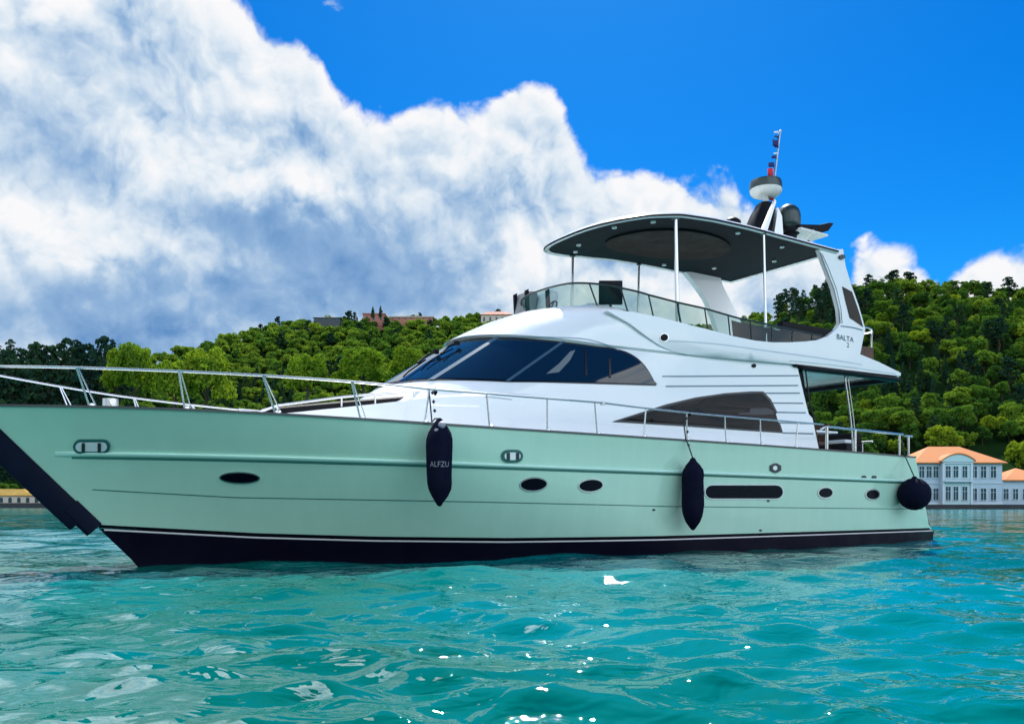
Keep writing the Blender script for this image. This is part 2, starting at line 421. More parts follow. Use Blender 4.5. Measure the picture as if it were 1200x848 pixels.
# transom
T = []
for i in range(9):
    f = i/8; z = zboot(18.7)+(2.165-zboot(18.7))*f; s = Lend(z); b = hb(s, z); T.append([(s, -b+2*b*j/8, z) for j in range(9)])
mb.grid(T)
hull = mb.build('hull', M['green'], yacht, angle=35)
mb = MB(); mb.grid(hull_rows([lambda s, k=k: -.7+(zboot(s)-.03+.7)*k/8 for k in range(9)])); mb.mirror()
T = []
for i in range(5):
    z = -.7+(1.02)*i/4; b = hb(18.97, z); T.append([(18.97, -b+2*b*j/8, z) for j in range(9)])
mb.grid(T)
b = hb(18.8, .33); mb.grid([[(18.6, -b, .335), (18.6, b, .335)], [(18.97, -b, .335), (18.97, b, .335)]])
bottom = mb.build('hull_bottom', M['antifoul'], yacht, angle=35)
bv_h = bvh_of(hull, bottom)
def band(name, zc, wd, proud, m, s_from, s_to, parent, n=140):
    mb = MB(); rows = []
    for i in range(n+1):
        s = s_from+(s_to-s_from)*i/n; z = zc(s); row = []
        k = 8; pr = proud*min(1, (s-s_from)/.4+.05)
        for j in range(k+1):
            a = math.pi*j/k; zz = z+wd/2*math.cos(a); row.append((s, -hb(s, zz)-pr*math.sin(a)**.7-.002, zz))
        rows.append(row)
    mb.grid(rows); return mb.pair(name, m, parent, angle=60)
zlight = lambda s: interp(s, [-1.3, 0, 2.6, 5.2, 9.1, 18.6], [1.755, 1.735, 1.69, 1.655, 1.625, 1.555])
zgroove = lambda s: interp(s, [-1.2, 1.25, 5.2, 9.2, 18.6], [1.25, 1.10, 1.03, .95, .86])
band('rubbing_strake', zlight, .075, .05, M['strake'], -1.22, 17.75, hull)
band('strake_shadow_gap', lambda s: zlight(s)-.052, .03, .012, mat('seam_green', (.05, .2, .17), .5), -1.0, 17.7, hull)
band('panel_seam', zgroove, .016, .006, mat('seam_green_dark', (.04, .17, .15), .5), -.7, 18.3, hull)
band('boot_stripe', lambda s: zboot(s)+.005, .05, .006, M['black'], -.57, 18.72, hull)
band('waterline_stripe', lambda s: zboot(s)-.048, .028, .007, M['stripe'], -.5, 18.9, bottom)
# gunwale cap and deck
mb = MB(); rows = []
for i in range(141):
    s = -2.32+(17.75+2.32)*(i/140)**1.5; b = hb(s, zdeck(s)); z = zdeck(s)
    rows.append([(s, -max(b-.10, 0), z-.06), (s, -max(b-.10, 0), z+.025), (s, -b-.012, z+.025), (s, -b-.014, z-.012)])
mb.grid(rows); mb.mirror(); mb.build('gunwale', M['darksteel'], hull, angle=30)
mb = MB(); rows = []
for i in range(81):
    s = -2.2+19.9*i/80; b = max(hb(s, zdeck(s))-.06, .01); rows.append([(s, -b+2*b*j/6, zdeck(s)-.05-.0*abs(j-3)) for j in range(7)])
mb.grid(rows); mb.build('deck', M['white'], yacht)
# stem guard: dark armoured shoe wrapped round the raked stem
def guard(name, z0, z1, fw, aft, th, m):
    mb = MB(); rows = []
    N = 24
    for i in range(N+1):
        z = z0+(z1-z0)*i/N; s0 = stem(z); nx, nz = -.727, -.687       # outward normal of the raked stem
        ring = []
        for (du, tt) in ((-aft, None), (0, th), (fw*.8, th*.8), (fw, th*.35), (fw, -th*.35), (fw*.8, -th*.8), (0, -th), (-aft, None)):
            ss, zz = s0+nx*du, z+nz*du
            if tt is None: tv = (hb(ss, zz)+.012)*(1 if not ring else -1)
            else: tv = tt
            ring.append((ss, -tv, zz))
        rows.append(ring)
    mb.grid(rows); mb.f.append(tuple(range(8))); n = len(mb.v); mb.f.append(tuple(range(n-8, n)))
    return mb.build(name, m, yacht, angle=25)
guard('stem_guard', .80, 2.40, .31, .06, .07, M['guard'])
guard('anchor_shoe', .63, 1.0, .20, .08, .09, M['guard'])
# hull fittings seen on the port side
def porthole(cx, cy, rx, ry, rot):
    f = decal('porthole', ell(cx, cy, rx, ry, 24, rot), bv_h, M['steel'], hull, 50, .016)
    decal('pane', ell(cx, cy, rx-1.6, ry-1.6, 24, rot), bv_h, M['pane'], f, 50, .024, .01)
for a in ((281, 559, 24, 7.0, .02), (625, 567, 16.5, 8.6, -.06), (692, 568.5, 15, 8.3, -.08), (967, 577, 9.3, 7.2, -.08), (1022, 579, 8.6, 7.0, -.08)): porthole(*a)
f = decal('hull_window', stad(825, 567, 918, 585), bv_h, M['steel'], hull, 50, .014); decal('pane', stad(826.5, 568.3, 916.5, 583.7), bv_h, M['pane'], f, 50, .022, .01)
def fairlead(cx, cy, rx, ry):
    f = decal('fairlead', stad(cx-rx, cy-ry, cx+rx, cy+ry), bv_h, mat('fairlead_rim', (.02, .12, .11), .3), hull, 50, .03)
    decal('polished_plate', stad(cx-rx+3.2, cy-ry+3, cx+rx-3.2, cy+ry-3), bv_h, M['lamp'], f, 50, .038, .01)
    for dx in (-.42, .45):
        x = cx+rx*dx; decal('roller', [(x-1.8, cy-ry+3.2), (x+1.8, cy-ry+3.2), (x+1.8, cy+ry-3.2), (x-1.8, cy+ry-3.2)], bv_h, M['darksteel'], f, 50, .05, .02)
fairlead(108, 522.3, 21.5, 8.2); fairlead(599.5, 534, 12.5, 7.4)
f = decal('mooring_fitting', stad(901, 542.5, 915, 553.5, 3), bv_h, M['darksteel'], hull, 50, .03); decal('polished_plate', stad(904, 545, 909.5, 551, 3), bv_h, M['lamp'], f, 50, .04, .01)
for x in (1012, 1024): decal('vent_outlet', stad(x-2.6, 557, x+2.6, 560.5, 4), bv_h, M['darksteel'], hull, 50, .02)
for x, y in ((766, 597), (891, 621), (900, 586.5)): decal('skin_fitting', ell(x, y, 1.8, 1.2, 8), bv_h, M['darksteel'], hull, 50, .012)

# ------------------------------------------------------------------ deckhouse
NQ = 96
def row(nose, a, wf, send, zf, flare=None):
    out = []
    for i in range(NQ+1):
        q = i/NQ
        if q <= .55:
            ph = q/.55*math.pi/2; s = nose+a*(1-math.cos(ph)); t = wf(s)*math.sin(ph)**.85 if callable(wf) else wf*math.sin(ph)**.85
        else: s = nose+a+(send-nose-a)*(q-.55)/.45; t = wf(s) if callable(wf) else wf
        out.append((s, -t, zf(s)))
    return out
wtop = lambda s: interp(s, [6, 8.2, 10.5, 14], [1.62, 1.64, 1.92, 1.97])
r0 = row(.9, 4.6, 2.14, 14.55, lambda s: 2.05)
r1 = row(1.15, 4.3, 2.08, 14.32, lambda s: interp(s, [1.15, 1.76, 2.2, 3.3, 4.2, 5, 9.5], [2.38, 2.44, 2.49, 2.64, 2.79, 2.89, 3.0]))
r1b = row(3.6, 3.1, 2.03, 14.25, lambda s: interp(s, [3.6, 4.4, 5.4, 9.5], [2.74, 2.85, 2.99, 3.10]))
r2 = row(4.35, 2.6, 2.0, 14.15, lambda s: interp(s, [4.35, 6, 9.56, 14], [3.235, 3.215, 3.41, 3.45]))
r3 = row(5.95, 2.5, wtop, 13.9, lambda s: interp(s, [5.95, 7, 8.3, 10, 14], [4.24, 4.18, 4.13, 4.12, 4.25]))
r4 = row(5.86, 2.6, lambda s: wtop(s)+.05, 13.9, lambda s: interp(s, [5.9, 7, 8.3, 10, 14], [4.29, 4.24, 4.18, 4.16, 4.27]))
r5 = row(6.25, 2.5, lambda s: wtop(s)+.04, 13.9, lambda s: interp(s, [6.2, 7.8, 9, 10.3], [4.50, 4.46, 4.40, 4.25]))
r6 = row(6.75, 2.3, lambda s: wtop(s)-.01, 13.9, lambda s: interp(s, [6.8, 8.3, 9.4, 10.5], [4.74, 4.72, 4.62, 4.26]))
r7 = row(7.35, 2.0, lambda s: wtop(s)-.08, 13.9, lambda s: interp(s, [7.35, 8.6, 9.5, 10.5], [4.97, 4.93, 4.80, 4.27]))
r8 = row(8.0, 1.5, lambda s: wtop(s)-.2, 13.9, lambda s: interp(s, [8.0, 8.8, 9.6, 10.6], [5.13, 5.05, 4.90, 4.28]))
r9 = [(p[0]+.25, p[1]*.80, p[2]+.01) for p in r8]; r10 = [(p[0], 0.0, p[2]) for p in r9]
house_rows = [r0, r1, r1b, r2, r3, r4, r5, r6, r7, r8, r9, r10]
mb = MB(); mb.grid(house_rows)
mb.mirror()
T = [[(r[-1][0], r[-1][1]*(1-j/3), r[-1][2]) for j in range(7)] for r in (r0, r1, r1b, r2, r3)]
mb.grid(T)
house = mb.build('deckhouse', M['white'], yacht, angle=28)
bv_s = bvh_of(house)
def ruled(i, f, off):
    a, b2 = Vector(r2[i]), Vector(r3[i]); p = a.lerp(b2, f)
    j = min(i+1, NQ); k = max(i-1, 0)
    tg = Vector(r2[j]).lerp(Vector(r3[j]), f)-Vector(r2[k]).lerp(Vector(r3[k]), f)
    if i == 0: tg = Vector((0, -1, 0))
    n = tg.cross(b2-a).normalized()
    if n.y > 0 and i > 3: n = -n
    if n.z < 0: n = -n
    return p+n*off
def glass_top(i):
    s = r2[i][0]; return 1.0 if s < 6.9 else max(0, 1-((s-6.9)/2.58)**2.2)
def glass(name, f0, scale, off, m, parent, i0=0, i1=None):
    mb = MB(); rows = []
    for k in range(13):
        rr = []
        for i in range(i0, (NQ if i1 is None else i1)+1):
            if r2[i][0] > 9.56: break
            ft = glass_top(i)*scale; rr.append(ruled(i, f0+(max(ft-f0, 0))*k/12, off))
        rows.append(rr)
    mb.grid(rows); mb.mirror(); return mb.build(name, m, parent, angle=60)
glass('windscreen_frame', .0, 1.0, .012, M['frame'], yacht)
ws = glass('windscreen', .035, .955, .022, M['glass'], yacht)
def nearest_q(u, rowpts):
    best = 0; bd = 1e9
    for i, p in enumerate(rowpts):
        X = P0.x+cb*p[0]+sb*(-p[1]); Y = P0.y+sb*p[0]-cb*(-p[1]); uu = UC+F*X/Y
        if abs(uu-u) < bd and i > 4: bd = abs(uu-u); best = i
    return best
for u in (503, 592):
    i = nearest_q(u, r2); mb = MB(); rows = [[ruled(i, f/6, .026), ruled(i+1 if u < 550 else i, f/6, .034), ruled(i+2 if u < 550 else i+1, f/6, .026)] for f in range(7)]
    mb.grid(rows); mb.pair('windscreen_pillar', mat('pillar_blue_grey', (.04, .09, .14), .3), ws)
bv_g = bvh_of(ws)
for pts in (((686, 410), (687, 450)), ((714, 420), (715, 450))): stroke('glazing_bar', pts, 2.6, bv_g, M['frame'], ws, .012)
decal('inner_curtain', [(630, 450), (640, 438), (655, 426), (668, 412), (674, 410), (668, 422), (655, 436), (645, 450)], bv_g, mat('curtain_grey', (.12, .15, .17), .7), ws, 20, .006, .002)
# wipers lying on the raked screen
def wiper(pts, arm):
    mb = MB(); L = [cast(u, v, bv_g, .05) for u, v in pts]; L = [p for p in L if p is not None]
    if len(L) > 1: mb.tube(L, .016, 6)
    A = [cast(u, v, bv_g, .09) for u, v in arm]; A = [p for p in A if p is not None]
    wp = mb.build('wiper_blade', M['black'], ws)
    mb = MB(); mb.tube(A, .022, 6); mb.build('wiper_arm', M['black'], ws)
    mb = MB(); mb.obox(A[0], (1, 0, 0), (0, 1, 0), (0, 0, 1), .05, .04, .04); mb.build('wiper_motor', M['black'], ws)
wiper([(532, 411), (520, 417), (508, 424), (500, 430)], [(537, 407), (528, 411), (519, 419)])
wiper([(500, 424), (490, 431), (480, 438), (474, 444)], [(513, 417), (503, 421), (492, 430)])
# saloon window, seams and louvres on the port and starboard walls
def both(o):
    c = o.copy(); c.data = o.data.copy(); C.objects.link(c)
    for v in c.data.vertices: v.co.y = -v.co.y
    c.data.flip_normals(); return c
win = [(717, 494), (745, 485), (780, 474), (815, 465.5), (850, 460.5), (880, 458.5), (894, 458.5), (903, 468), (910, 482), (917, 507), (870, 504), (800, 499), (750, 496)]
o = decal('saloon_window', win, bv_s, M['frame'], yacht, 9, .014); both(o)
inn = [(728, 492.5), (780, 476.6), (815, 468), (850, 462.8), (892, 460.6), (901, 470), (908, 483.5), (914, 504.6), (870, 501.6), (800, 496.6)]
o2 = decal('pane', inn, bv_s, M['sglass'], o, 9, .022, .012)
for pts in (((776, 441), (850, 440.5), (936, 440)), ((780, 452.5), (860, 452), (935, 451.5)), ((896, 460.5), (937, 460.5)), ((905, 472), (941, 472.3)), ((909, 483), (944, 483.5)), ((913, 495), (949, 496)), ((917, 507), (953, 508))):
    o = stroke('wall_seam', pts, 1.5, bv_s, mat('seam_blue', (.16, .22, .28), .5), house, .008)
decal('courtesy_lamp', ell(883, 428.5, 2.6, 2.3, 10), bv_s, M['black'], house, 40, .02)
stroke('coach_roof_seam', ((500, 458), (540, 461), (600, 468)), 1.1, bv_s, mat('seam_pale', (.45, .52, .6), .5), house, .006)
stroke('brow_seam', ((588, 394.5), (640, 395), (690, 398), (728, 412), (752, 432), (768, 450)), 1.3, bv_s, mat('seam_pale_b', (.35, .42, .5), .5), house, .008)

# foredeck: sun pad, low hand rail, hatch
mb = MB(); rows = []
for i in range(13):
    s = 1.75+2.65*i/12; z = interp(s, [1.75, 2.13, 3.1, 4.4], [2.57, 2.63, 2.77, 2.95]); b = .95+.25*i/12
    rows.append([(s, -b, z-.17), (s, -b, z-.03), (s, -b+.05, z), (s, b-.05, z), (s, b, z-.03), (s, b, z-.17)])
mb.grid(rows); mb.f.append(tuple(range(6))); mb.f.append(tuple(range(len(mb.v)-6, len(mb.v)))); mb.build('sun_pad', M['vinyl'], yacht)
for sg in (-1, 1):
    P = [(s, sg*t, z) for s, t, z in ((1.6, 1.0, 2.46), (1.97, 1.05, 2.62), (2.46, 1.1, 2.71), (3.05, 1.15, 2.82), (3.65, 1.2, 2.91), (4.37, 1.25, 3.00), (4.75, 1.3, 3.02))]
    mb = MB(); mb.tube(P, .022, 8); hr = mb.build('deck_handrail', M['steel'], yacht)
    for i in (1, 3, 4, 5):
        mb = MB(); mb.tube([P[i], (P[i][0], P[i][1], P[i][2]-.16)], .016, 6); mb.build('stanchion', M['steel'], hr)
mb = MB(); mb.lathe([(.02, -.28), (.05, -.2), (.09, -.14), (.10, 0), (.07, .05), (.0, .06)], (4.75, -1.35, 3.02), 12); mb.build('deck_lamp', M['black'], yacht)
mb = MB(); mb.tube([(-.4, .0, 2.5), (-.4, .0, 2.68)], .12, 12); mb.tube([(-.4, -.22, 2.62), (-.4, .22, 2.62)], .05, 10); mb.build('windlass', M['steel'], yacht)
for s, t in ((.3, .9), (1.4, 1.4)):
    for sg in (1, -1):
        mb = MB(); mb.tube([(s-.16, sg*t, 2.47), (s+.16, sg*t, 2.46)], .025, 8); mb.tube([(s-.06, sg*t, 2.38), (s-.06, sg*t, 2.47)], .02, 8); mb.tube([(s+.06, sg*t, 2.38), (s+.06, sg*t, 2.47)], .02, 8); mb.build('cleat', M['steel'], yacht)

# ------------------------------------------------------------------ flybridge coaming with the arch legs
def tcoam(s, z):
    t = interp(s, [8.2, 9.2, 10.5, 12, 16, 18.2], [1.66, 1.84, 2.02, 2.07, 2.03, 1.86])
    return t-(max(0, z-4.55)*.13) - .35*max(0, 4.32-z)**1.3
outline = [(712, 364), (740, 365), (770, 371), (800, 378.5), (830, 386), (860, 394), (885, 399), (905, 401), (925, 401), (943, 400), (957, 398.5), (970, 394), (981, 385), (985.5, 378), (984, 362), (978, 338), (968, 312), (960.5, 292),
           (988, 292), (991, 312), (997, 332), (1006, 357), (1014, 385), (1011, 400), (1008, 415), (1030, 424), (1056, 437), (1055, 440.5), (1020, 436.5), (980, 432), (940, 427.5), (920, 425.5), (880, 422), (840, 418.5), (805, 415), (788, 411.5), (774, 405), (762, 397), (750, 388), (738, 379), (724, 371)]
mb = MB()
for_out = lambda u, v: UP(u, v, tcoam)
def for_in(u, v): p = UP(u, v, tcoam); return Vector((p.x, p.y+.13, p.z))
low = [p for p in outline[:13]]+[(1008, 415)]+outline[27:]
sheet(mb, low, 8, for_out, for_in); mb.v = [(x_, -y_, z_) for x_, y_, z_ in mb.v]; mb.build('flybridge_coaming', M['white'], yacht, angle=50)
mb = MB()
def st_out(u, v): return UP(u, v, lambda s, z: -tcoam(s, z))
def st_in(u, v): p = st_out(u, v); return Vector((p.x, p.y-.16, p.z))
sheet(mb, [(799, 320), (838, 322), (842, 336), (852, 356), (862, 376), (872, 394), (838, 394), (832, 374), (823, 352), (812, 336)], 8, st_out, st_in); mb.build('arch_leg', M['white'], yacht, angle=50)
mb = MB(); sheet(mb, outline, 8, for_out, for_in)
coam = mb.build('flybridge_coaming', M['white'], yacht, angle=50)
bv_c = bvh_of(coam)
decal('arch_window', [(986.7, 336), (998, 342), (1006, 365), (1011, 383), (995.6, 372.5), (991, 355)], bv_c, M['sglass'], yacht, 20, .014)
stroke('arch_joint', ((985, 382), (1000, 384), (1014, 388)), 1.2, bv_c, mat('seam_c', (.1, .2, .28), .5), coam, .008)
stroke('moulding_line', ((778, 399), (810, 400.5), (850, 404), (900, 411), (960, 419), (1010, 427)), 1.4, bv_c, mat('seam_soft', (.55, .62, .7), .4), coam, .006)
stroke('lower_moulding_line', ((925, 422.5), (980, 428), (1050, 438)), 1.0, bv_c, mat('seam_soft_b', (.5, .6, .68), .4), coam, .006)
f = decal('coaming_porthole', ell(778, 395.5, 5.4, 5.2, 16), bv_c, M['steel'], coam, 40, .014); decal('pane', ell(778, 395.5, 4.3, 4.2, 16), bv_c, M['black'], f, 40, .022, .01)
decal('arch_edge_trim', [(961, 297), (963, 297), (970, 312), (980, 338), (985.5, 362), (987, 379), (984, 379), (982.5, 362), (977, 339), (967, 313)], bv_c, mat('trim_teal', (.03, .12, .12), .4), coam, 30, .010)
def tmap(cx, cy, sc, bv, shear=.28, xs=1.0):
    return lambda x, y: (cast(cx+x*sc*xs, cy-y*sc+x*sc*shear, bv, .012) or Vector((0, 0, 0)))
text_mesh('name_lettering', 'BALTA', tmap(990, 396.5, 8.6, bv_c, .17, .78), M['text'], coam)
text_mesh('number_lettering', '2', tmap(993.5, 404.5, 7.6, bv_c, .17, .8), M['text'], coam)
decal('arch_lamp', stad(982, 299, 989, 304, 4), bv_c, M['darksteel'], coam, 40, .05)
# flybridge deck with its overhanging tail
mb = MB(); rows = []
ztail = lambda s: interp(s, [9, 14, 16, 18.1], [4.26, 4.28, 4.32, 4.40])
for i in range(31):
    s = 9.0+9.1*i/30; b = tcoam(s, 4.4)-.06
    rows.append([(s, -b, ztail(s)-.05), (s, -b*.5, ztail(s)-.05), (s, b*.5, ztail(s)-.05), (s, b, ztail(s)-.05), (s, b, ztail(s)+.06), (s, 0, ztail(s)+.06), (s, -b, ztail(s)+.06)])
mb.grid(rows, closed=True); mb.f.append(tuple(range(len(mb.v)-7, len(mb.v))))
mb.build('flybridge_deck', M['white'], yacht, angle=30)
mb = MB(); rows = []
for i in range(21):
    s = 13.75+4.42*i/20; b = tcoam(s, 4.35)-.035; h = interp(i, [0, 3, 20], [.06, .13, .12]); z1 = interp(s, [13.7, 18.1], [4.235, 4.30])
    rows.append([(s, -b, z1-h), (s, -b-.045, z1-h*.6), (s, -b-.045, z1-.015), (s, -b+.12, z1-.015), (s, -b+.12, z1-h)])
mb.grid(rows, closed=True); mb.f.append(tuple(range(5))); mb.f.append(tuple(range(len(mb.v)-5, len(mb.v)))); mb.pair('tail_trim', M['black'], yacht)
mb = MB(); b = 1.83; mb.box(18.05, 18.15, -b, b, 4.27, 4.46); mb.build('tail_edge', M['white'], yacht, bevel=.02)
mb = MB(); mb.box(17.9, 18.04, -b, b, 4.17, 4.30); mb.build('awning_roll', M['black'], yacht, bevel=.04)

# ------------------------------------------------------------------ hard top
zht = lambda s: interp(s, [8.0, 8.5, 9.0, 9.6, 10.4, 11.4, 12.5, 16], [6.66, 6.76, 6.86, 6.98, 7.10, 7.18, 7.21, 7.20])
def plan(sc=0.0, n=40, nose=8.62, a=2.1, wd=1.80, end=15.75):
    pts = []
    for i in range(n+1):
        ph = i/n*math.pi/2; pts.append((nose+sc+(a)*(1-math.cos(ph)**.9), (wd-sc)*math.sin(ph)**.72))
    for i in range(1, 15): pts.append((nose+a+(end-sc-nose-a)*i/14, wd-sc-(.06*i/14)))
    full = [(s, -t) for s, t in pts]+[(s, t) for s, t in reversed(pts[1:])]
    return full
def ring(sc, dz): return [(s, y_, zht(s)+dz) for s, y_ in plan(sc)]
mb = MB()
rings = [ring(.10, -.01), ring(.03, -.035), ring(0, -.01), ring(0, .035), ring(.05, .085), ring(.25, .14), ring(.8, .22)]
idx = mb.grid(rings, closed=True); mb.f.append(tuple(idx[-1]))
mb.build('hardtop', M['white'], yacht, angle=50)
mb = MB(); pl = plan(.09); half = pl[:len(pl)//2+1]
mb.grid([[(sx_, y_*(1-j/5), zht(sx_)-.012+.02*min(1, j, 10-j)) for j in range(11)] for sx_, y_ in half])
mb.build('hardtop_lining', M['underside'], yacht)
mb = MB(); mb.grid([ring(.015, -.018), ring(-.012, .0), ring(-.012, .03), ring(.012, .045)], closed=True); mb.build('hardtop_gasket', M['black'], yacht)
# oval skylight panel under the roof
mb = MB(); rows = []
for rr, dz in ((1.0, -.0), (1.0, -.035), (.93, -.045), (.90, -.03)):
    rows.append([(11.75+1.75*rr*math.cos(a), 1.05*rr*math.sin(a), zht(11.75+1.75*rr*math.cos(a))+dz-.004) for a in [2*math.pi*i/48 for i in range(48)]])
idx = mb.grid(rows, closed=True); mb.f.append(tuple(idx[-1])); mb.build('skylight_panel', M['taupe'], yacht)
for s, t in ((9.3, .9), (9.5, -.6), (10.0, 1.35), (9.9, -1.25), (12.5, 1.45), (11.0, 0), (12.9, -1.4), (14.2, 1.3), (14.2, -.9), (15.0, .4)):
    mb = MB(); z = zht(s)-.045 if abs(s-11) > .1 else 7.13; mb.lathe([(.0, -.0), (.055, 0), (.06, .03)], (s, -t, z), 12); mb.build('ceiling_light', M['lamp'], yacht)
# posts
for (s, t, r) in ((10.35, 1.66, .045), (10.1, -1.62, .035), (13.05, 1.72, .032), (12.3, -1.70, .032)):
    mb = MB(); zt = zht(s); mb.tube([(s, -t*1.05, 4.3), (s, -t, zt+.02)], r, 14); p = mb.build('hardtop_post', M['steel'], yacht)
    mb = MB(); mb.lathe([(r*2, -.03), (r*2, 0), (r*1.1, .02)], (s, -t, zt-.01), 14); mb.build('post_flange', M['darksteel'], p)

# ------------------------------------------------------------------ wind deflector round the flybridge
def defl(nose, a, w1, zb, send):
    out = []
    for i in range(61):
        q = i/60
        if q < .5: ph = q/.5*math.pi/2; s = nose+a*(1-math.cos(ph)); t = w1*math.sin(ph)**.8
        else: s = nose+a+(send-nose-a)*(q-.5)/.5; t = w1+interp(s, [nose+a, 11.0], [0, .20])
        out.append((s, -t, zb(s)))
    return out
zb_ = lambda s: interp(s, [8.1, 9.2, 10.3, 12, 12.9, 14.7], [5.10, 4.93, 4.76, 4.66, 4.64, 4.70])
zt_ = lambda s: interp(s, [8.1, 8.6, 9, 10.3, 12, 14.7], [5.54, 5.46, 5.39, 5.24, 5.10, 5.03])
d0 = defl(8.25, 1.5, 1.66, lambda s: zb_(s)-.03, 14.9); d1 = defl(7.95, 1.6, 1.70, zt_, 14.9)
mb = MB(); mb.grid([d0, [tuple(Vector(a).lerp(Vector(b), .5)+Vector((-.02, 0, 0))) for a, b in zip(d0, d1)], d1])
mb.mirror()
wd = mb.build('wind_deflector', M['smoke'], yacht)
mb = MB(); full = d1+[(s, -y_, z) for s, y_, z in reversed(d1[:-1])]
full = [(s, -y_, z) for s, y_, z in reversed(d1)]+d1[1:]
mb.tube(full, .022, 8); mb.build('deflector_rail', M['darksteel'], wd)
for i in (14, 22, 30, 34, 38, 42, 46, 50, 54, 58):
    mb = MB(); mb.tube([d0[i], d1[i]], .017, 6); mb.pair('deflector_bracket', M['darksteel'], wd)
# dark mesh screen behind the after part of the deflector
mb = MB(); rows = [[(p[0], p[1]+.07, p[2]-.02) for p in d0[43:]], [(p[0], p[1]+.07, p[2]-.06) for p in d1[43:]]]; mb.grid(rows)
mb.pair('spray_dodger', M['vinyl'], yacht)
# helm: console, monitor, wheel, seats
mb = MB(); mb.prism([(8.5, 4.9), (9.5, 4.3), (9.9, 4.3), (9.75, 5.25), (9.35, 5.38), (8.9, 5.3), (8.55, 5.1)], lambda a, b, d: (a, d, b), -.55, 1.35); mb.build('helm_console', M['white'], yacht, bevel=.03)
a, z = U(715.5, 343, 1.0); mb = MB(); mb.obox((a, -1.0, z), (cb*.8+.1, -.5, 0), (.5, .8, 0), (0, 0, 1), .27, .05, .25); mon = mb.build('chart_monitor', M['black'], yacht, bevel=.015)
mb = MB(); mb.tube([(a, -1.0, z-.5), (a, -1.0, z-.2)], .03, 8); mb.build('monitor_stand', M['darksteel'], mon)
def place(u, v, t): s, z = U(u, v, t); return s, -t, z
# helm and companion seats seen through the forward screen
for (u, v, t, m) in ((613, 357, -1.15, M['grey']), (637, 357, -.75, M['cushion'])):
    s, y_, z = place(u, v, t)
    mb = MB(); mb.prism([(0, -.2), (.28, -.2), (.36, .22), (.28, .30), (.10, .28)], lambda a, b, d: (s+a-.1, y_+d, z+b), -.25, .25); st = mb.build('helm_seat', m, yacht, bevel=.05)
    mb = MB(); mb.prism([(-.02, -.3), (.06, -.3), (.02, .30), (-.05, .26)], lambda a, b, d: (s+a-.05, y_+d, z+b), -.27, -.20); mb.prism([(-.02, -.3), (.06, -.3), (.02, .30), (-.05, .26)], lambda a, b, d: (s+a-.05, y_+d, z+b), .20, .27); mb.build('seat_shell', M['black'], st)
s, y_, z = place(645, 363, -.4)
mb = MB(); mb.tube([(s+.1*math.cos(a), y_+.20*math.sin(a), z+.2*math.cos(a)) for a in [2*math.pi*i/20 for i in range(20)]], .018, 6, closed=True)
for a in (0, 2.1, 4.2): mb.tube([(s, y_, z), (s+.1*math.cos(a), y_+.2*math.sin(a), z+.2*math.cos(a))], .012, 6)
mb.build('steering_wheel', M['black'], yacht)
# after settee on the flybridge
s0, y_, z0 = place(945, 383, 1.3)
mb = MB(); mb.box(13.4, 15.4, -1.75, -1.1, 4.35, 4.88); mb.box(15.3, 15.9, -1.75, 1.75, 4.35, 4.88); mb.build('settee_base', M['white'], yacht, bevel=.04)
mb = MB(); mb.box(13.35, 15.4, -1.78, -1.2, 4.90, 5.05); mb.box(15.3, 15.9, -1.7, 1.7, 4.9, 5.05); se = mb.build('settee_cushion', M['white'], yacht, bevel=.05)
mb = MB(); mb.box(13.55, 15.5, -1.86, -1.66, 5.0, 5.24); mb.box(15.75, 15.92, -1.7, 1.7, 5.0, 5.3); mb.build('settee_backrest', M['vinyl'], yacht, bevel=.06)
mb = MB(); mb.box(11.2, 12.6, .8, 1.7, 4.35, 5.1); mb.build('bar_unit', M['vinyl'], yacht, bevel=.03)
# rail at the after end of the flybridge
mb = MB(); P = [(16.55, -1.7, 4.45), (16.62, -1.7, 5.35), (16.95, -1.7, 5.48), (17.25, -1.65, 5.44), (17.3, -1.6, 5.2), (17.3, -1.6, 4.45)]
mb.tube(smooth_line(P, 4), .022, 8); mb.tube([(17.3, -1.6, 5.42), (17.3, 1.6, 5.42)], .022, 8); mb.tube([(17.3, 1.6, 5.42), (17.3, 1.6, 4.45)], .022, 8); fr_ = mb.build('after_rail', M['steel'], yacht)
mb = MB(); mb.box(16.6, 17.26, -1.69, -1.66, 4.42, 5.0); mb.build('rail_screen', M['brown'], fr_)

# ------------------------------------------------------------------ mast, radar, domes
mb = MB(); zr = 7.38
def loft(mb, secs, n=20, pw=.7):
    rows = []
    for (cx, cy, z, rx, ry) in secs:
        rows.append([(cx+rx*math.copysign(abs(math.cos(a))**pw, math.cos(a)), cy+ry*math.copysign(abs(math.sin(a))**pw, math.sin(a)), z) for a in [2*math.pi*i/n for i in range(n)]])
    idx = mb.grid(rows, closed=True); mb.f.append(tuple(idx[0])); mb.f.append(tuple(idx[-1]))
loft(mb, [(14.9, 0, zr, .62, .40), (14.95, 0, zr+.6, .48, .32), (15.05, 0, zr+1.05, .36, .24), (15.15, 0, zr+1.35, .26, .18), (15.18, 0, zr+1.42, .2, .15)])
mast = mb.build('radar_mast', M['black'], yacht)
mb = MB(); mb.prism([(14.5, zr+.5), (14.68, zr+.5), (15.02, zr+1.30), (14.98, zr+1.36)], lambda a, b, d: (a, d, b), -.45, -.38); mb.prism([(15.0, zr+.5), (15.35, zr+.5), (15.3, zr+1.0), (15.15, zr+1.2)], lambda a, b, d: (a, d, b), -.40, -.30); mb.build('mast_fin', M['steel'], mast)
mb = MB(); mb.tube([(15.15, 0, zr+1.4), (15.15, 0, zr+1.75)], .07, 12); mb.build('radar_pedestal', M['offw'], mast)
zc = 1+(590-220)*.0221
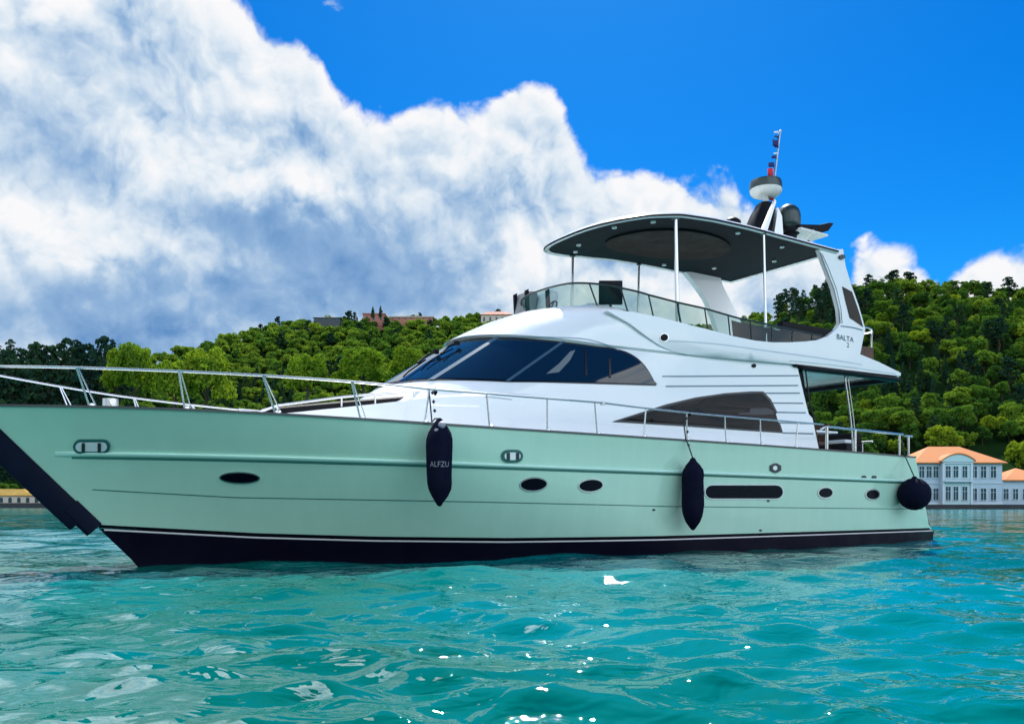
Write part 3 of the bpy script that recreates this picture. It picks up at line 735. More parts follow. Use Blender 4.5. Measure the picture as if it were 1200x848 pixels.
mb = MB(); mb.lathe([(.20, -.20), (.34, -.17), (.40, -.10), (.41, -.02)], (15.15, 0, zc), 32); rd = mb.build('radar_scanner', M['offw'], mast)
mb = MB(); mb.lathe([(.415, -.03), (.41, .10), (.385, .19), (.2, .225), (0.01, .23)], (15.15, 0, zc), 32); mb.build('radar_cap', M['radome'], rd)
s1, _ = U(924, 258, 0.1)
dome_pr = [(.24, 0), (.30, .08), (.315, .18), (.31, .42), (.27, .55), (.19, .64), (.09, .69), (.01, .70)]
mb = MB(); mb.lathe(dome_pr, (s1, -.1, 1+(590-275)*.0228), 28); dm = mb.build('satellite_dome', M['radome'], yacht)
mb = MB(); mb.lathe([(.20, -.35), (.22, -.1), (.36, -.04), (.36, .0)], (s1, -.1, 1+(590-275)*.0228), 24); mb.build('dome_base', M['black'], dm)
s2, _ = U(858, 260, .2); mb = MB(); mb.lathe([(.23, -.3), (.23, 0), (.21, .1), (.13, .17), (.01, .19)], (s2, -.2, 1+(590-258)*.0208), 24); mb.build('small_dome', M['black'], yacht)
# upswept tail fin on the roof
mb = MB(); zs = 1+(590-281)*.0232
s3, _ = U(950, 272, 0)
mb.prism([(s3-1.1, zs+.0), (s3-.2, zs+.02), (s3+.1, zs+.12), (s3+.33, zs+.36), (s3+.12, zs+.34), (s3-.25, zs+.22), (s3-1.1, zs+.08)], lambda a, b, d: (a, d, b), -.5, .5); sp = mb.build('roof_spoiler', M['black'], yacht, bevel=.02)
mb = MB(); mb.box(s3-1.1, s3+.0, -.55, .55, zs-.06, zs-.01); mb.build('spoiler_base', M['offw'], sp)
for d in (-.9, -.1):
    mb = MB(); mb.tube([(s3+d, 0, zs-.5), (s3+d, 0, zs)], .03, 8); mb.build('spoiler_strut', M['darksteel'], sp)
s4, _ = U(983, 290, .6); mb = MB(); mb.tube([(15.6, -.6, 7.3), (15.75, -.6, 7.6), (16.3, -.6, 8.15)], [.018, .014, .010], 6); mb.build('whip_antenna', M['offw'], yacht)
# flag pole
za, zb2 = 1+(590-262)*.0224, 1+(590-153)*.0224
mb = MB(); mb.tube([(15.45, 0, za-.6), (15.47, 0, za+1), (15.72, 0, zb2)], [.022, .018, .012], 8); mb.lathe([(.01, -.04), (.04, 0), (.01, .04)], (15.72, 0, zb2+.02), 10); mb.build('flag_staff', M['offw'], yacht)
fl = empty('signal_flags', P0+Vector((15.5*cb, 15.5*sb, za)), R(33.09), label='vertical string of small red, white and navy flags on the staff above the radar', cat='flags')
def flagpos(z): f = (z-za-1)/(zb2-za-1); return 15.47+.25*max(0, f)
k = 0
for z0, z1, wd_, m in ((.56, .84, .32, 'red'), (1.14, 1.42, .20, 'red'), (1.42, 1.58, .24, 'navy'), (1.67, 1.78, .18, 'navy'), (1.80, 1.86, .13, 'flagw'), (1.98, 2.20, .21, 'navy'), (2.24, 2.32, .15, 'navy'), (2.36, 2.44, .16, 'flagw')):
    mb = MB(); xx = flagpos(za+z0)-15.5
    rows = []
    for j in range(7):
        f = j/6; wv_ = .03*math.sin(f*7+k)
        rows.append([(xx-.03-wd_*f, wv_, z0+.02*math.sin(f*3)), (xx-.03-wd_*f, wv_+.012*f, z1-.03*f)])
    mb.grid(rows); mb.v += []; o = mb.build('flag', M[m], fl); o.modifiers.new('t', 'SOLIDIFY').thickness = .006; k += 1
mb = MB(); mb.tube([(flagpos(za+z)-15.53, 0, z) for z in (0, .6, 1.2, 1.8, 2.4)], .006, 5); mb.build('halyard', M['rope'], fl)

# ------------------------------------------------------------------ rails round the deck
def edge_pt(s, z, inb=.06): return Vector((s, -(hb(s, zdeck(s))-inb), z))
posts = [(95, 434, 106, 475), (203, 440, 217, 480), (310, 447, 324, 487), (415, 452, 423, 490), (497, 458.5, 497, 495), (574, 463, 574, 501), (641, 468, 641, 505), (700, 472, 700, 508), (754, 478, 754, 511.5), (805, 484, 805, 516), (851, 489, 851, 519), (892, 493.5, 892, 522), (932, 497, 932, 526)]
topf = lambda s: interp(s, [-2.4, -1.9, 0, 3, 4, 7.5, 8.4, 10, 13.8], [3.0, 3.0, 2.94, 2.88, 2.85, 2.86, 2.83, 2.80, 2.79])
def out_pt(u, v, ex=.0):
    return UP(u, v, lambda s, z: hb(s, zdeck(s))-.06+ex)
rail = []
for s in np.linspace(-1.95, 13.95, 90):
    b = hb(s+.12, 2.4)-.05+interp(s, [0, 4], [.05, 0]); rail.append((s-interp(s, [0, 4], [.14, 0]), -max(b, .03), topf(s)))
bow = [(-2.40, -.22, 3.0), (-2.52, 0, 3.0), (-2.40, .22, 3.0)]
port = rail; star = [(a, -b, c) for a, b, c in rail]
mb = MB(); mb.tube(list(reversed(star))+[bow[2], bow[1], bow[0]]+port, .018, 8); gr = mb.build('guard_rail', M['steel'], yacht)
for u0, v0, u1, v1 in posts:
    a = out_pt(u1, v1); s = a.x; lean = interp(s, [2.9, 3.6], [.16, 0]); tp = min(rail, key=lambda p: abs(p[0]-(s-lean)))
    for sg in (1, -1):
        mb = MB(); mb.tube([(s, a.y*sg, zdeck(s)-.03), (tp[0], tp[1]*sg, tp[2])], .015, 8)
        if lean > .05: mb.tube([(s+.10, a.y*sg, zdeck(s)-.03), (tp[0]+.03, tp[1]*sg, tp[2]-.02)], .010, 6)
        st = mb.build('stanchion', M['steel'], gr)
        mb = MB(); mb.lathe([(.05, 0), (.045, .03), (.02, .045)], (s+.03, a.y*sg, zdeck(s)+.02), 10); mb.build('stanchion_foot', M['steel'], st)
# stern rail
L = [(962, 503), (966, 500.5), (972, 500), (1000, 503), (1030, 506), (1058, 509)]
Pn = [out_pt(u, v) for u, v in L]; mb = MB(); mb.tube(Pn, .028, 8); sr = mb.pair('stern_rail', M['steel'], yacht)
for u in (969, 1002, 1054):
    a = out_pt(u, 520); a.z = zdeck(a.x)-.02; zt2 = float(np.interp(a.x, [p.x for p in Pn], [p.z for p in Pn]))
    mb = MB(); mb.tube([a, (a.x, a.y, zt2)], .036 if u < 1010 else .028, 8); mb.pair('stanchion', M['steel'], sr)
a = out_pt(1064.5, 530); mb = MB(); mb.tube([(a.x, a.y, 2.15), (a.x, a.y, 2.68)], .032, 8); mb.tube([(a.x-.16, a.y, 2.69), (a.x+.16, a.y, 2.69)], .026, 8); mb.pair('mooring_post', M['steel'], yacht)
# transverse rails of the after deck seen beyond
mb = MB()
mb.tube(smooth_line([(15.6, 1.9, 2.95), (17.0, 1.9, 2.98), (17.5, 1.85, 2.95), (17.55, 1.8, 2.5), (17.55, 1.8, 2.1)], 3), .024, 8)
for y_ in (-1.2, -.5, .3, 1.1): mb.tube([(17.5, y_, 2.1), (17.5, y_, 2.62)], .018, 8)
mb.tube([(17.5, -1.5, 2.62), (17.5, 1.9, 2.62)], .022, 8); mb.build('transom_rail', M['steel'], yacht)
# after deck: posts, dark roller curtain, seat, table
for (s, t) in ((15.9, 1.80), (16.05, 1.78)):
    mb = MB(); mb.tube(smooth_line([(s, -t, 4.28), (s+.02, -t-.02, 4.0), (s+.18, -t-.06, 3.0), (s+.24, -t-.08, 2.2)], 4), .022 if s < 16 else .013, 8); mb.build('awning_post', M['steel'], yacht)
mb = MB(); mb.tube(smooth_line([(16.0, 1.8, 4.28), (16.05, 1.82, 4.0), (16.2, 1.86, 3.0), (16.25, 1.88, 2.2)], 4), .030, 8); mb.build('awning_post', M['steel'], yacht)
mb = MB(); mb.prism([(13.9, 4.15), (14.25, 4.15), (14.45, 3.2), (14.62, 2.2), (14.4, 2.2)], lambda a, b, d: (a, d, b), -1.86, -1.80); mb.build('side_curtain', M['black'], yacht)
mb = MB(); mb.tube([(14.3, -1.9, 4.15), (14.42, -1.92, 3.4), (14.6, -1.95, 2.9)], .02, 6); mb.build('curtain_cord', M['rope'], yacht)
mb = MB(); mb.box(14.3, 14.34, -1.7, 1.7, 2.1, 4.1); mb.build('saloon_door', M['glass'], yacht)
mb = MB(); mb.box(16.7, 17.35, -1.3, 1.5, 2.1, 2.55); mb.box(17.15, 17.35, -1.3, 1.5, 2.55, 2.85); mb.build('stern_bench', M['vinyl'], yacht, bevel=.05)
mb = MB(); mb.box(16.72, 17.12, -1.25, 1.45, 2.56, 2.66); mb.build('bench_cushion', M['cushion'], yacht, bevel=.04)
def chair(loc, rz, lab):
    c = empty('deck_chair', yacht.matrix_world @ Vector(loc), R(33.09)+rz, label=lab, cat='chair', group='wicker chairs on the after deck')
    mb = MB(); mb.box(-.26, .26, -.26, .26, .36, .44); mb.build('seat', M['brown'], c, bevel=.02)
    mb = MB(); mb.prism([(.2, .42), (.28, .42), (.36, .92), (.29, .93)], lambda a, b, d: (a, d, b), -.26, .26); mb.build('backrest', M['brown'], c, bevel=.02)
    for sy in (-1, 1):
        mb = MB(); mb.tube(smooth_line([(-.2, sy*.26, .42), (-.2, sy*.27, .64), (.3, sy*.27, .68)], 3), .022, 8); mb.build('armrest', M['brown'], c)
    for sx in (-1, 1):
        for sy in (-1, 1): mb = MB(); mb.tube([(sx*.22, sy*.22, .38), (sx*.24, sy*.24, 0)], .018, 8); mb.build('leg', M['brown'], c)
bpy.context.view_layer.update()
chair((15.1, -1.15, 2.15), R(170), 'brown wicker chair nearest the saloon wall on the after deck')
chair((16.1, -.75, 2.15), R(10), 'brown wicker chair between the white table and the stern bench')
tb = empty('deck_table', yacht.matrix_world @ Vector((15.75, -1.05, 2.15)), R(33.09), label='white topped table on the after deck behind the rail', cat='table')
mb = MB(); mb.box(-.42, .42, -.38, .38, .62, .67); mb.build('tabletop', M['white'], tb, bevel=.015)
mb = MB(); mb.lathe([(.22, 0), (.2, .03), (.05, .06), (.04, .62)], (0, 0, 0), 16); mb.build('pedestal', M['steel'], tb)

# ------------------------------------------------------------------ fenders hanging along the side
def fender_capsule(u, vt, vb, wpx, rope_v, lab, txt=None, grey=True):
    vm = (vt+vb)/2; c = cast(u, vm, bv_h, 0.0); s = c.x
    Y = P0.y+sb*s-cb*(-c.y); r = wpx/2*Y/F; zt2 = H+(VH-vt)*Y/F; zbm = H+(VH-vb)*Y/F
    tmax = max(hb(s, zbm), hb(s, zt2), hb(s, (zt2+zbm)/2)); tt = tmax+r+.03
    Y2 = P0.y+sb*s-cb*tt
    s, zt2 = U(u, vt, tt); _, zbm = U(u, vb, tt); r = wpx/2*(P0.y+sb*s-cb*tt)/F
    base = yacht.matrix_world @ Vector((s, -tt, zbm))
    e = empty('fender', base, R(33.09), label=lab, cat='fender', group='long dark fenders along the hull')
    hgt = zt2-zbm
    prof = [(.015, 0), (.035, .015), (.06, .05), (r*.62, .16), (r*.88, .27), (r*.98, .36), (r, .50), (r, hgt-.42), (r*.99, hgt-.32), (r*.90, hgt-.22), (r*.66, hgt-.13), (.07, hgt-.05), (.045, hgt), (.02, hgt+.02)]
    mb = MB(); mb.lathe(prof, (0, 0, 0), 28)
    for i, v in enumerate(mb.v):                                      # the cloth cover sags and creases a little
        q = Vector(v); d = noise.noise(Vector((q.x*7, q.y*7, q.z*3.2+s)))*.022; ra = math.hypot(v[0], v[1])
        if ra > .05: mb.v[i] = (v[0]*(1+d/ra), v[1]*(1+d/ra), v[2])
    body = mb.build('cover', M['fender'], e, angle=60)
    if grey:
        for da, dz, rr in ((-2.35, -.20, .055), (-1.75, -.10, .06)):
            mb = MB(); mb.lathe([(rr*.3, -rr), (rr*.9, -rr*.5), (rr, 0), (rr*.9, rr*.5), (rr*.2, rr)], (math.cos(da)*r*.62, math.sin(da)*r*.62, hgt+dz), 12); mb.build('grey_patch', M['fgrey'], body)  # small grey lumps near the top of the cover
    mb = MB(); top_z = U(u, rope_v, hb(s, zdeck(s))-.02)[1]; rs, _ = U(u-3, rope_v, hb(s, zdeck(s)))
    ty = tt-hb(s, zdeck(s))-.02
    mb.tube([(0, 0, hgt), (-.01, ty*.5, (zdeck(s)-zbm+hgt)/2+.05), (0, ty+.0, zdeck(s)-zbm+.03), (-.02, ty+.06, top_z-zbm)], .013, 6)
    for f in (.3, .6, .9): mb.lathe([(.006, -.03), (.03, 0), (.006, .03)], (-.01, ty*(.4+.5*f), hgt+(top_z-zbm-hgt)*f), 8)
    mb.build('rope', M['rope'], e)
    if txt:
        # wrap the lettering round the side that faces the open water
        face = math.atan2(-12.3, CL_.x-s)
        def fn(x, y): a = face+x*.105/r; rr = r+.010; return Vector((math.cos(a)*rr, math.sin(a)*rr, hgt*.475+y*.125))
        text_mesh('lettering', txt, fn, M['textg'], body)
fender_capsule(515, 491, 593, 30, 458, 'long navy fender hanging near mid hull, with grey lettering across it', 'ALFZU')
fender_capsule(812, 537, 621, 25.5, 486, 'plain navy fender hanging beside the long black hull window', None, False)
# round ball fender at the quarter
c = cast(1066, 580, bv_h, 0); s = c.x; tt = hb(s, 1.3)+.36; s, z = U(1071.5, 579, tt); rr = 18.5*(P0.y+sb*s-cb*tt)/F
bf = empty('ball_fender', yacht.matrix_world @ Vector((s, -tt, z-rr)), R(33.09), label='round black ball fender hanging at the stern corner', cat='fender')
mb = MB(); mb.lathe([(.02, 0)]+[(rr*math.sin(a), rr-rr*math.cos(a)*(1.05 if a > 1.6 else 1)) for a in [math.pi*i/16 for i in range(1, 15)]]+[(.07, rr*2.02), (.05, rr*2.12), (.02, rr*2.14)], (0, 0, 0), 30)
for i, v in enumerate(mb.v):
    q = Vector(v); d = noise.noise(q*5)*.02; ra = max(.01, math.hypot(v[0], v[1])); mb.v[i] = (v[0]*(1+d), v[1]*(1+d), v[2])
mb.build('cover', M['fender'], bf, angle=60)
mb = MB(); mb.tube([(0, 0, rr*2.1), (-.02, tt-hb(s, 2.1)-.03, zdeck(s)-z+rr+.02), (-.02, tt-hb(s, 2.1)+.05, zdeck(s)-z+rr+.4)], .014, 6); mb.build('rope', M['rope'], bf)
for u in (808, 510):
    c = out_pt(u, 484 if u > 600 else 459); mb = MB(); mb.lathe([(.01, -.06), (.035, -.02), (.04, .02), (.01, .05)], c, 10); mb.build('rail_clip', M['black'], gr)
c = out_pt(706, 473); mb = MB(); mb.tube([c+Vector((0, 0, -.02)), c+Vector((.0, 0, .04))], .05, 10); mb.build('rail_lamp', M['offw'], gr)

# ------------------------------------------------------------------ water
wm = bpy.data.materials.new('sea_water'); wm.use_nodes = True; n = NT(wm.node_tree); b = n.n['Principled BSDF']
g = n.add('ShaderNodeNewGeometry').outputs['Position']
pz = n.v('MULTIPLY', g, (1, 1, 1))
big = n.noise(pz, .11, 4, .5)
col = n.mix(n.mr(big, .35, .65), (0.0, 0.085, 0.064, 1), (0.0, 0.155, 0.178, 1))
n.l.new(col, b.inputs['Base Color'])
b.inputs['Roughness'].default_value = .04; b.inputs['IOR'].default_value = 1.333; b.inputs['Specular IOR Level'].default_value = .5
n.l.new(n.mr(n.v('LENGTH', g), 8, 120, .015, .12), b.inputs['Roughness'])
h1 = n.noise(n.v('MULTIPLY', g, (1, 1.7, 1)), 2.6, 2, .5, .8); h2 = n.noise(n.v('MULTIPLY', g, (1, 1.5, 1)), 9.0, 2, .5, .3)
dist = n.v('LENGTH', g)
hh = n.m('ADD', n.m('MULTIPLY', h1, n.mr(dist, 5, 40, .042, .022)), n.m('MULTIPLY', h2, n.mr(dist, 4, 12, .0035, .0)))
gust = n.mr(n.noise(n.v('MULTIPLY', g, (.6, 1.6, 1)), .22, 3, .5), .35, .65, .45, 1.2)
bn = n.add('ShaderNodeBump', {'Height': n.m('MULTIPLY', hh, gust), 'Strength': 1.0, 'Distance': 1.0}); n.l.new(bn.outputs[0], b.inputs['Normal'])
ks = np.linspace(-2.6, 2.6, 900); ks = np.sign(ks)*np.abs(ks)**1.25*.9
Ys = 1.8*np.exp(np.linspace(0, math.log(9000/1.8), 1150))
K, YY = np.meshgrid(ks, Ys); XX = K*YY
Z = np.zeros_like(XX); sp = np.maximum(YY*.0074, YY*.004)
for i in range(46):
    lam = .26*1.078**i*(1+.1*rng.random()); an = rng.normal(1.5, .5); kk = 2*math.pi/lam
    ph = kk*(XX*math.cos(an)+YY*math.sin(an))+rng.random()*6.28
    amp = .0080*lam**.95*(1.55 if lam < .8 else (.72 if lam < 2.5 else .5*(2.5/lam)**.9))
    fade = np.clip((lam/sp-4)/5, 0, 1)
    sn = np.sin(ph+.6*np.sin(ph*.37+i)); Z += amp*fade*(sn+.35*(sn*sn-.5))
Z *= 1.0/(1+YY/400)
co = np.stack([XX, YY, Z], -1).reshape(-1, 3).astype(np.float32)
nr, nc = XX.shape; ii = np.arange(nr*nc).reshape(nr, nc)
q = np.stack([ii[:-1, :-1], ii[:-1, 1:], ii[1:, 1:], ii[1:, :-1]], -1).reshape(-1, 4)
def np_mesh(name, co, q, m):
    me = bpy.data.meshes.new(name); me.vertices.add(len(co)); me.vertices.foreach_set('co', co.astype(np.float32).ravel())
    k = q.shape[1]; me.loops.add(q.size); me.loops.foreach_set('vertex_index', q.astype(np.int32).ravel())
    me.polygons.add(len(q)); me.polygons.foreach_set('loop_start', np.arange(0, q.size, k, dtype=np.int32)); me.polygons.foreach_set('loop_total', np.full(len(q), k, dtype=np.int32))
    me.update(calc_edges=True); me.materials.append(m); return me
me = np_mesh('water', co, q, wm); me.polygons.foreach_set('use_smooth', np.ones(len(me.polygons), bool))
o = bpy.data.objects.new('water', me); C.objects.link(o); tag(o, kind='structure')

# ------------------------------------------------------------------ terrain: two wooded hills across the strait
RU = [-1500, -300, 0, 130, 200, 240, 280, 320, 440, 560, 640, 760, 850, 890, 920, 960, 1000, 1040, 1080, 1120, 1200, 1400, 2600]
RV = [440, 436, 432, 428, 424, 410, 400, 390, 384, 383, 388, 400, 396, 384, 370, 360, 352, 348, 346, 344, 351, 356, 366]
RD = [420, 380, 330, 330, 380, 420, 450, 470, 490, 490, 470, 430, 400, 370, 350, 340, 335, 330, 330, 330, 330, 340, 400]
SD = [300, 260, 240, 240, 260, 270, 280, 280, 280, 280, 260, 230, 210, 200, 192, 186, 184, 182, 182, 182, 182, 184, 220]
def terr(u, Y):
    vr, d1, d0 = np.interp(u, RU, RV), np.interp(u, RU, RD), np.interp(u, RU, SD)
    zr = H+(VH-vr)/F*d1; f = np.clip((Y-d0)/(d1-d0), 0, 1)
    z = 1.5+(zr-1.5)*(1-(1-f)**1.25)*(.35+.65*f)**.35
    z = np.where(Y > d1, zr-(Y-d1)*.18, z)
    X = (u-UC)/F*Y
    z = z+(np.sin(X*.055+1.3)*np.sin(Y*.043)*3.2+np.sin(X*.021+Y*.018)*3.5)*np.clip(f*3, 0, 1)*np.clip(1.2-f, 0.1, 1)
    return np.where(Y < d0, 1.5-(d0-Y)*.9, z)
us = np.linspace(-1500, 2600, 300); Yt = np.linspace(150, 760, 130)
UU, YT = np.meshgrid(us, Yt); ZT = terr(UU, YT); XT = (UU-UC)/F*YT
co = np.stack([XT, YT, np.maximum(ZT, -3)], -1).reshape(-1, 3); nr, nc = UU.shape; ii = np.arange(nr*nc).reshape(nr, nc)
q = np.stack([ii[:-1, :-1], ii[:-1, 1:], ii[1:, 1:], ii[1:, :-1]], -1).reshape(-1, 4)
me = np_mesh('hills', co, q, mat('hill_soil', (0.010, 0.028, 0.008), .95, spec=0.0, var=.4, vscale=.05)); me.polygons.foreach_set('use_smooth', np.ones(len(me.polygons), bool))
o = bpy.data.objects.new('hills', me); C.objects.link(o); tag(o, kind='structure')

# the wooded shore behind the viewer, seen only in windows and wet surfaces
ux = np.linspace(-900, 900, 120); uy = np.linspace(-190, -620, 40); UX, UY = np.meshgrid(ux, uy)
ZB = -2+np.clip((-UY-195)/190, 0, 1)**.7*(62+18*np.sin(UX*.011)+9*np.sin(UX*.037+UY*.02))
me = np_mesh('hills', np.stack([UX, UY, ZB], -1).reshape(-1, 3), np.stack([a_.ravel() for a_ in (lambda I: (I[:-1, :-1], I[1:, :-1], I[1:, 1:], I[:-1, 1:]))(np.arange(UX.size).reshape(UX.shape))], -1), mat('far_shore_green', (.03, .055, .02), .95, spec=0.0, var=.5, vscale=.04))
o = bpy.data.objects.new('hills', me); C.objects.link(o); tag(o, kind='structure')

# ------------------------------------------------------------------ trees
def leafmat(name, dark, mid, light, tr=.35):
    m = bpy.data.materials.new(name); m.use_nodes = True; n = NT(m.node_tree); n.n.clear()
    g = n.add('ShaderNodeNewGeometry').outputs['Position']
    a = n.noise(g, .085, 2, .5); b2 = n.noise(g, .9, 3, .6)
    oi = n.add('ShaderNodeObjectInfo').outputs['Random']
    f = n.m('ADD', n.m('MULTIPLY', a, .9), n.m('ADD', n.m('MULTIPLY', b2, .5), n.m('MULTIPLY', oi, .35)))
    cr = n.add('ShaderNodeValToRGB', {0: n.mr(f, .45, 1.25, smooth=False)}); e = cr.color_ramp.elements
    e[0].color = dark+(1,); e[1].color = light+(1,); q = e.new(.5); q.color = mid+(1,)
    d = n.add('ShaderNodeBsdfDiffuse', {0: cr.outputs[0]}); t = n.add('ShaderNodeBsdfTranslucent', {0: n.mix(1.0, cr.outputs[0], (1.3, 1.35, .7, 1), 'MULTIPLY')})
    s = n.add('ShaderNodeMixShader', {0: tr, 1: d.outputs[0], 2: t.outputs[0]}); n.add('ShaderNodeOutputMaterial', {0: s.outputs[0]})
    return m
LM = dict(broad=leafmat('broadleaf', (.014, .048, .020), (.060, .140, .022), (.21, .29, .030)),
          bright=leafmat('bright_leaf', (.05, .12, .016), (.13, .22, .02), (.25, .31, .025)),
          dark=leafmat('conifer_leaf', (.008, .026, .022), (.016, .045, .028), (.035, .075, .03), .15))
bark = mat('bark', (.06, .05, .038), .9, spec=0.0, var=.4, vscale=2)
def leaf_cloud(centres, radii, per_area, size, seed, flat=1.0):
    r = np.random.default_rng(seed); P = []; N = []
    for c, rad in zip(centres, radii):
        k = max(6, int(4*math.pi*rad*rad*per_area)); d = r.normal(size=(k, 3)); d /= np.linalg.norm(d, axis=1)[:, None]
        d[:, 2] = np.where(d[:, 2] < -.5, -d[:, 2], d[:, 2])
        rr = rad*(1-.35*r.random(k)**2)[:, None]
        p = np.array(c)+d*rr*np.array([1, 1, flat]); P.append(p); N.append(d+r.normal(size=(k, 3))*.55)
    P = np.concatenate(P); N = np.concatenate(N); N /= np.linalg.norm(N, axis=1)[:, None]
    a = np.cross(N, r.normal(size=N.shape)); a /= np.linalg.norm(a, axis=1)[:, None]; b2 = np.cross(N, a)
    sz = size*(.6+.8*r.random(len(P)))[:, None]
    v = np.stack([P-a*sz-b2*sz*.6, P+a*sz*.4-b2*sz, P+a*sz+b2*sz*.5, P-a*sz*.3+b2*sz], 1)
    return v.reshape(-1, 3)
def crown_broad(seed, h=9, w=4.6, per=2.6, size=.34, nb=16, br=1.0):
    r = np.random.default_rng(seed); cs = [(0, 0, h*.62)]; rs = [w*.62]
    for i in range(nb):
        a = i*2.4+r.random(); e = r.random(); rad = w*(.62-.25*e)*(.7+.4*r.random())
        cs.append((math.cos(a)*rad*1.15, math.sin(a)*rad*1.15, h*(.36+.50*e+.06*r.random()))); rs.append(w*(.24+.18*r.random())*br)
    return leaf_cloud(cs, rs, per, size, seed, .82)
def crown_column(seed, h=12, w=1.3, per=3.0, size=.28):
    r = np.random.default_rng(seed); cs = []; rs = []
    for i in range(13):
        f = i/12; rad = w*(.55+.5*math.sin(math.pi*min(1, f*.9+.1)))*(1-f*.55); cs.append((r.normal()*.15, r.normal()*.15, h*(.10+.86*f))); rs.append(rad)
    return leaf_cloud(cs, rs, per, size, seed, 1.25)
def crown_pine(seed, h=13, w=4.0, per=2.4, size=.32):
    r = np.random.default_rng(seed); cs = []; rs = []
    for i in range(13):
        a = i*2.4; f = i/12; rad = w*(.75-.5*f)*r.random()**.4; cs.append((math.cos(a)*rad, math.sin(a)*rad, h*(.45+.5*f))); rs.append(w*(.22+.14*r.random()))
    return leaf_cloud(cs, rs, per, size, seed, .55)
def trunk_mesh(seed, h, r0, limbs):
    r = random.Random(seed); mb = MB(); P = [(0, 0, -1.5)]
    for i in range(1, 6): P.append((r.uniform(-.2, .2)*i*.4, r.uniform(-.2, .2)*i*.4, h*i/5))
    mb.tube(P, [r0*(1-i/7) for i in range(6)], 7)
    for i in range(limbs):
        a = i*2.4; z = h*(.35+.5*i/limbs); L = h*.32; mb.tube([(0, 0, z), (math.cos(a)*L*.5, math.sin(a)*L*.5, z+L*.35), (math.cos(a)*L, math.sin(a)*L, z+L*.6)], [r0*.42, r0*.28, r0*.1], 5)
    return mb
protos = {}
def proto(kind, i, verts, m, th, tr_, limbs):
    q = np.arange(len(verts)).reshape(-1, 4); me = np_mesh('crown', verts, q, m)
    tm = trunk_mesh(i, th, tr_, limbs); me2 = bpy.data.meshes.new('trunk'); me2.from_pydata(tm.v, [], tm.f); me2.materials.append(bark)
    protos.setdefault(kind, []).append((me, me2, verts))
for i in range(5): proto('broad', i, crown_broad(100+i, 8.5+i*.8, 3.9+.35*i, 3.6, .25, 22, .8), LM['broad'], 6.5, .28, 5)
for i in range(3): proto('bright', i, crown_broad(200+i, 9, 4.6, 7.0, .17, 44, .55), LM['bright'], 6.5, .28, 5)
for i in range(3): proto('column', i, crown_column(300+i, 12+i, 1.6, 4.5, .24), LM['dark'], 10, .2, 0)
for i in range(3): proto('pine', i, crown_pine(400+i, 13+i), LM['dark'], 12, .26, 6)
for i in range(2): proto('shrub', i, crown_broad(500+i, 4.2, 2.4, 4, .24, 10), LM['broad'], 2.5, .12, 3)
LOW = dict(broad=[crown_broad(600+i, 9, 4.5, 1.5, .46, 13) for i in range(4)], pine=[crown_pine(650, 13, 4, 1.6, .42)], column=[crown_column(660, 12, 1.6, 3, .34)])
names = dict(broad='broadleaf_tree', bright='broadleaf_tree', column='cypress_tree', pine='pine_tree', shrub='shrub')
def plant(kind, x, y, z, sc, rz, var, label, cat, group=None, trunk=True, wsc=1.0):
    me, me2, _ = protos[kind][var % len(protos[kind])]
    e = bpy.data.objects.new(names[kind], None); C.objects.link(e); e.location = (x, y, z); e.rotation_euler = (0, 0, rz); e.scale = (sc*wsc, sc*wsc, sc)
    tag(e, label, cat, group)
    c = bpy.data.objects.new('crown', me); C.objects.link(c); c.parent = e
    if trunk: t = bpy.data.objects.new('trunk', me2); C.objects.link(t); t.parent = e
    return e
def T(u, Y): return (u-UC)/F*Y, Y, float(terr(u, Y))
cand = []
def scatter(u0, u1, f0, f1, step):
    u = u0
    while u < u1:
        d0, d1 = np.interp(u, RU, SD), np.interp(u, RU, RD); Y = d0+(d1-d0)*f0+4
        while Y < d0+(d1-d0)*f1:
            uu = u+random.uniform(-.5, .5)*step*F/Y; yy = Y+random.uniform(-.5, .5)*step
            cand.append((uu, yy)); Y += step*1.05
        u += step*F/((d0+d1)/2)
scatter(-160, 1380, 0, 1.03, 5.2)
stuff = {'broad': [], 'pine': [], 'column': []}; ind = []
for (u, Y) in cand:
    x, y_, z = T(u, Y)
    if Y < np.interp(u, RU, SD)+2: continue
    if 1040 < u < 1235 and Y < 203: continue
    v = VH-(z+6-H)/Y*F
    d0, d1 = np.interp(u, RU, SD), np.interp(u, RU, RD); f = (Y-d0)/(d1-d0)
    kind = 'broad'
    if u < 135: kind = 'pine' if random.random() < .85 else 'column'
    elif 900 < u < 1010 and v < 372: kind = 'pine' if random.random() < .7 else 'broad'
    elif 930 < u < 1130 and 395 < v < 455 and random.random() < .75: kind = 'column'
    elif 235 < u < 345 and v > 430 and random.random() < .6: kind = 'column'
    elif u > 880 and random.random() < .11: kind = 'pine'
    elif 150 < u < 600 and random.random() < .06: kind = 'pine'
    if kind == 'broad' and ((150 < u < 600 and v > 405 and random.random() < .22) or (u > 900 and random.random() < .10)): kind = 'bright'
    if kind == 'column' and u > 200: stuff['broad'].append((*T(u+random.uniform(-3, 3), Y+3)[:2], z-1.5, random.uniform(.4, .6), u))
    # what the photo shows of it
    vis = (0 < u < 1200) and ((u < 560 and v < 478) or (u > 935 and v < 540) or (870 < u <= 935 and v < 380)) and v > 318
    ind.append((u, Y, v, kind, vis, z))
vis_n = {'broad': 0, 'pine': 0, 'column': 0}
ind.sort(key=lambda a: a[1])
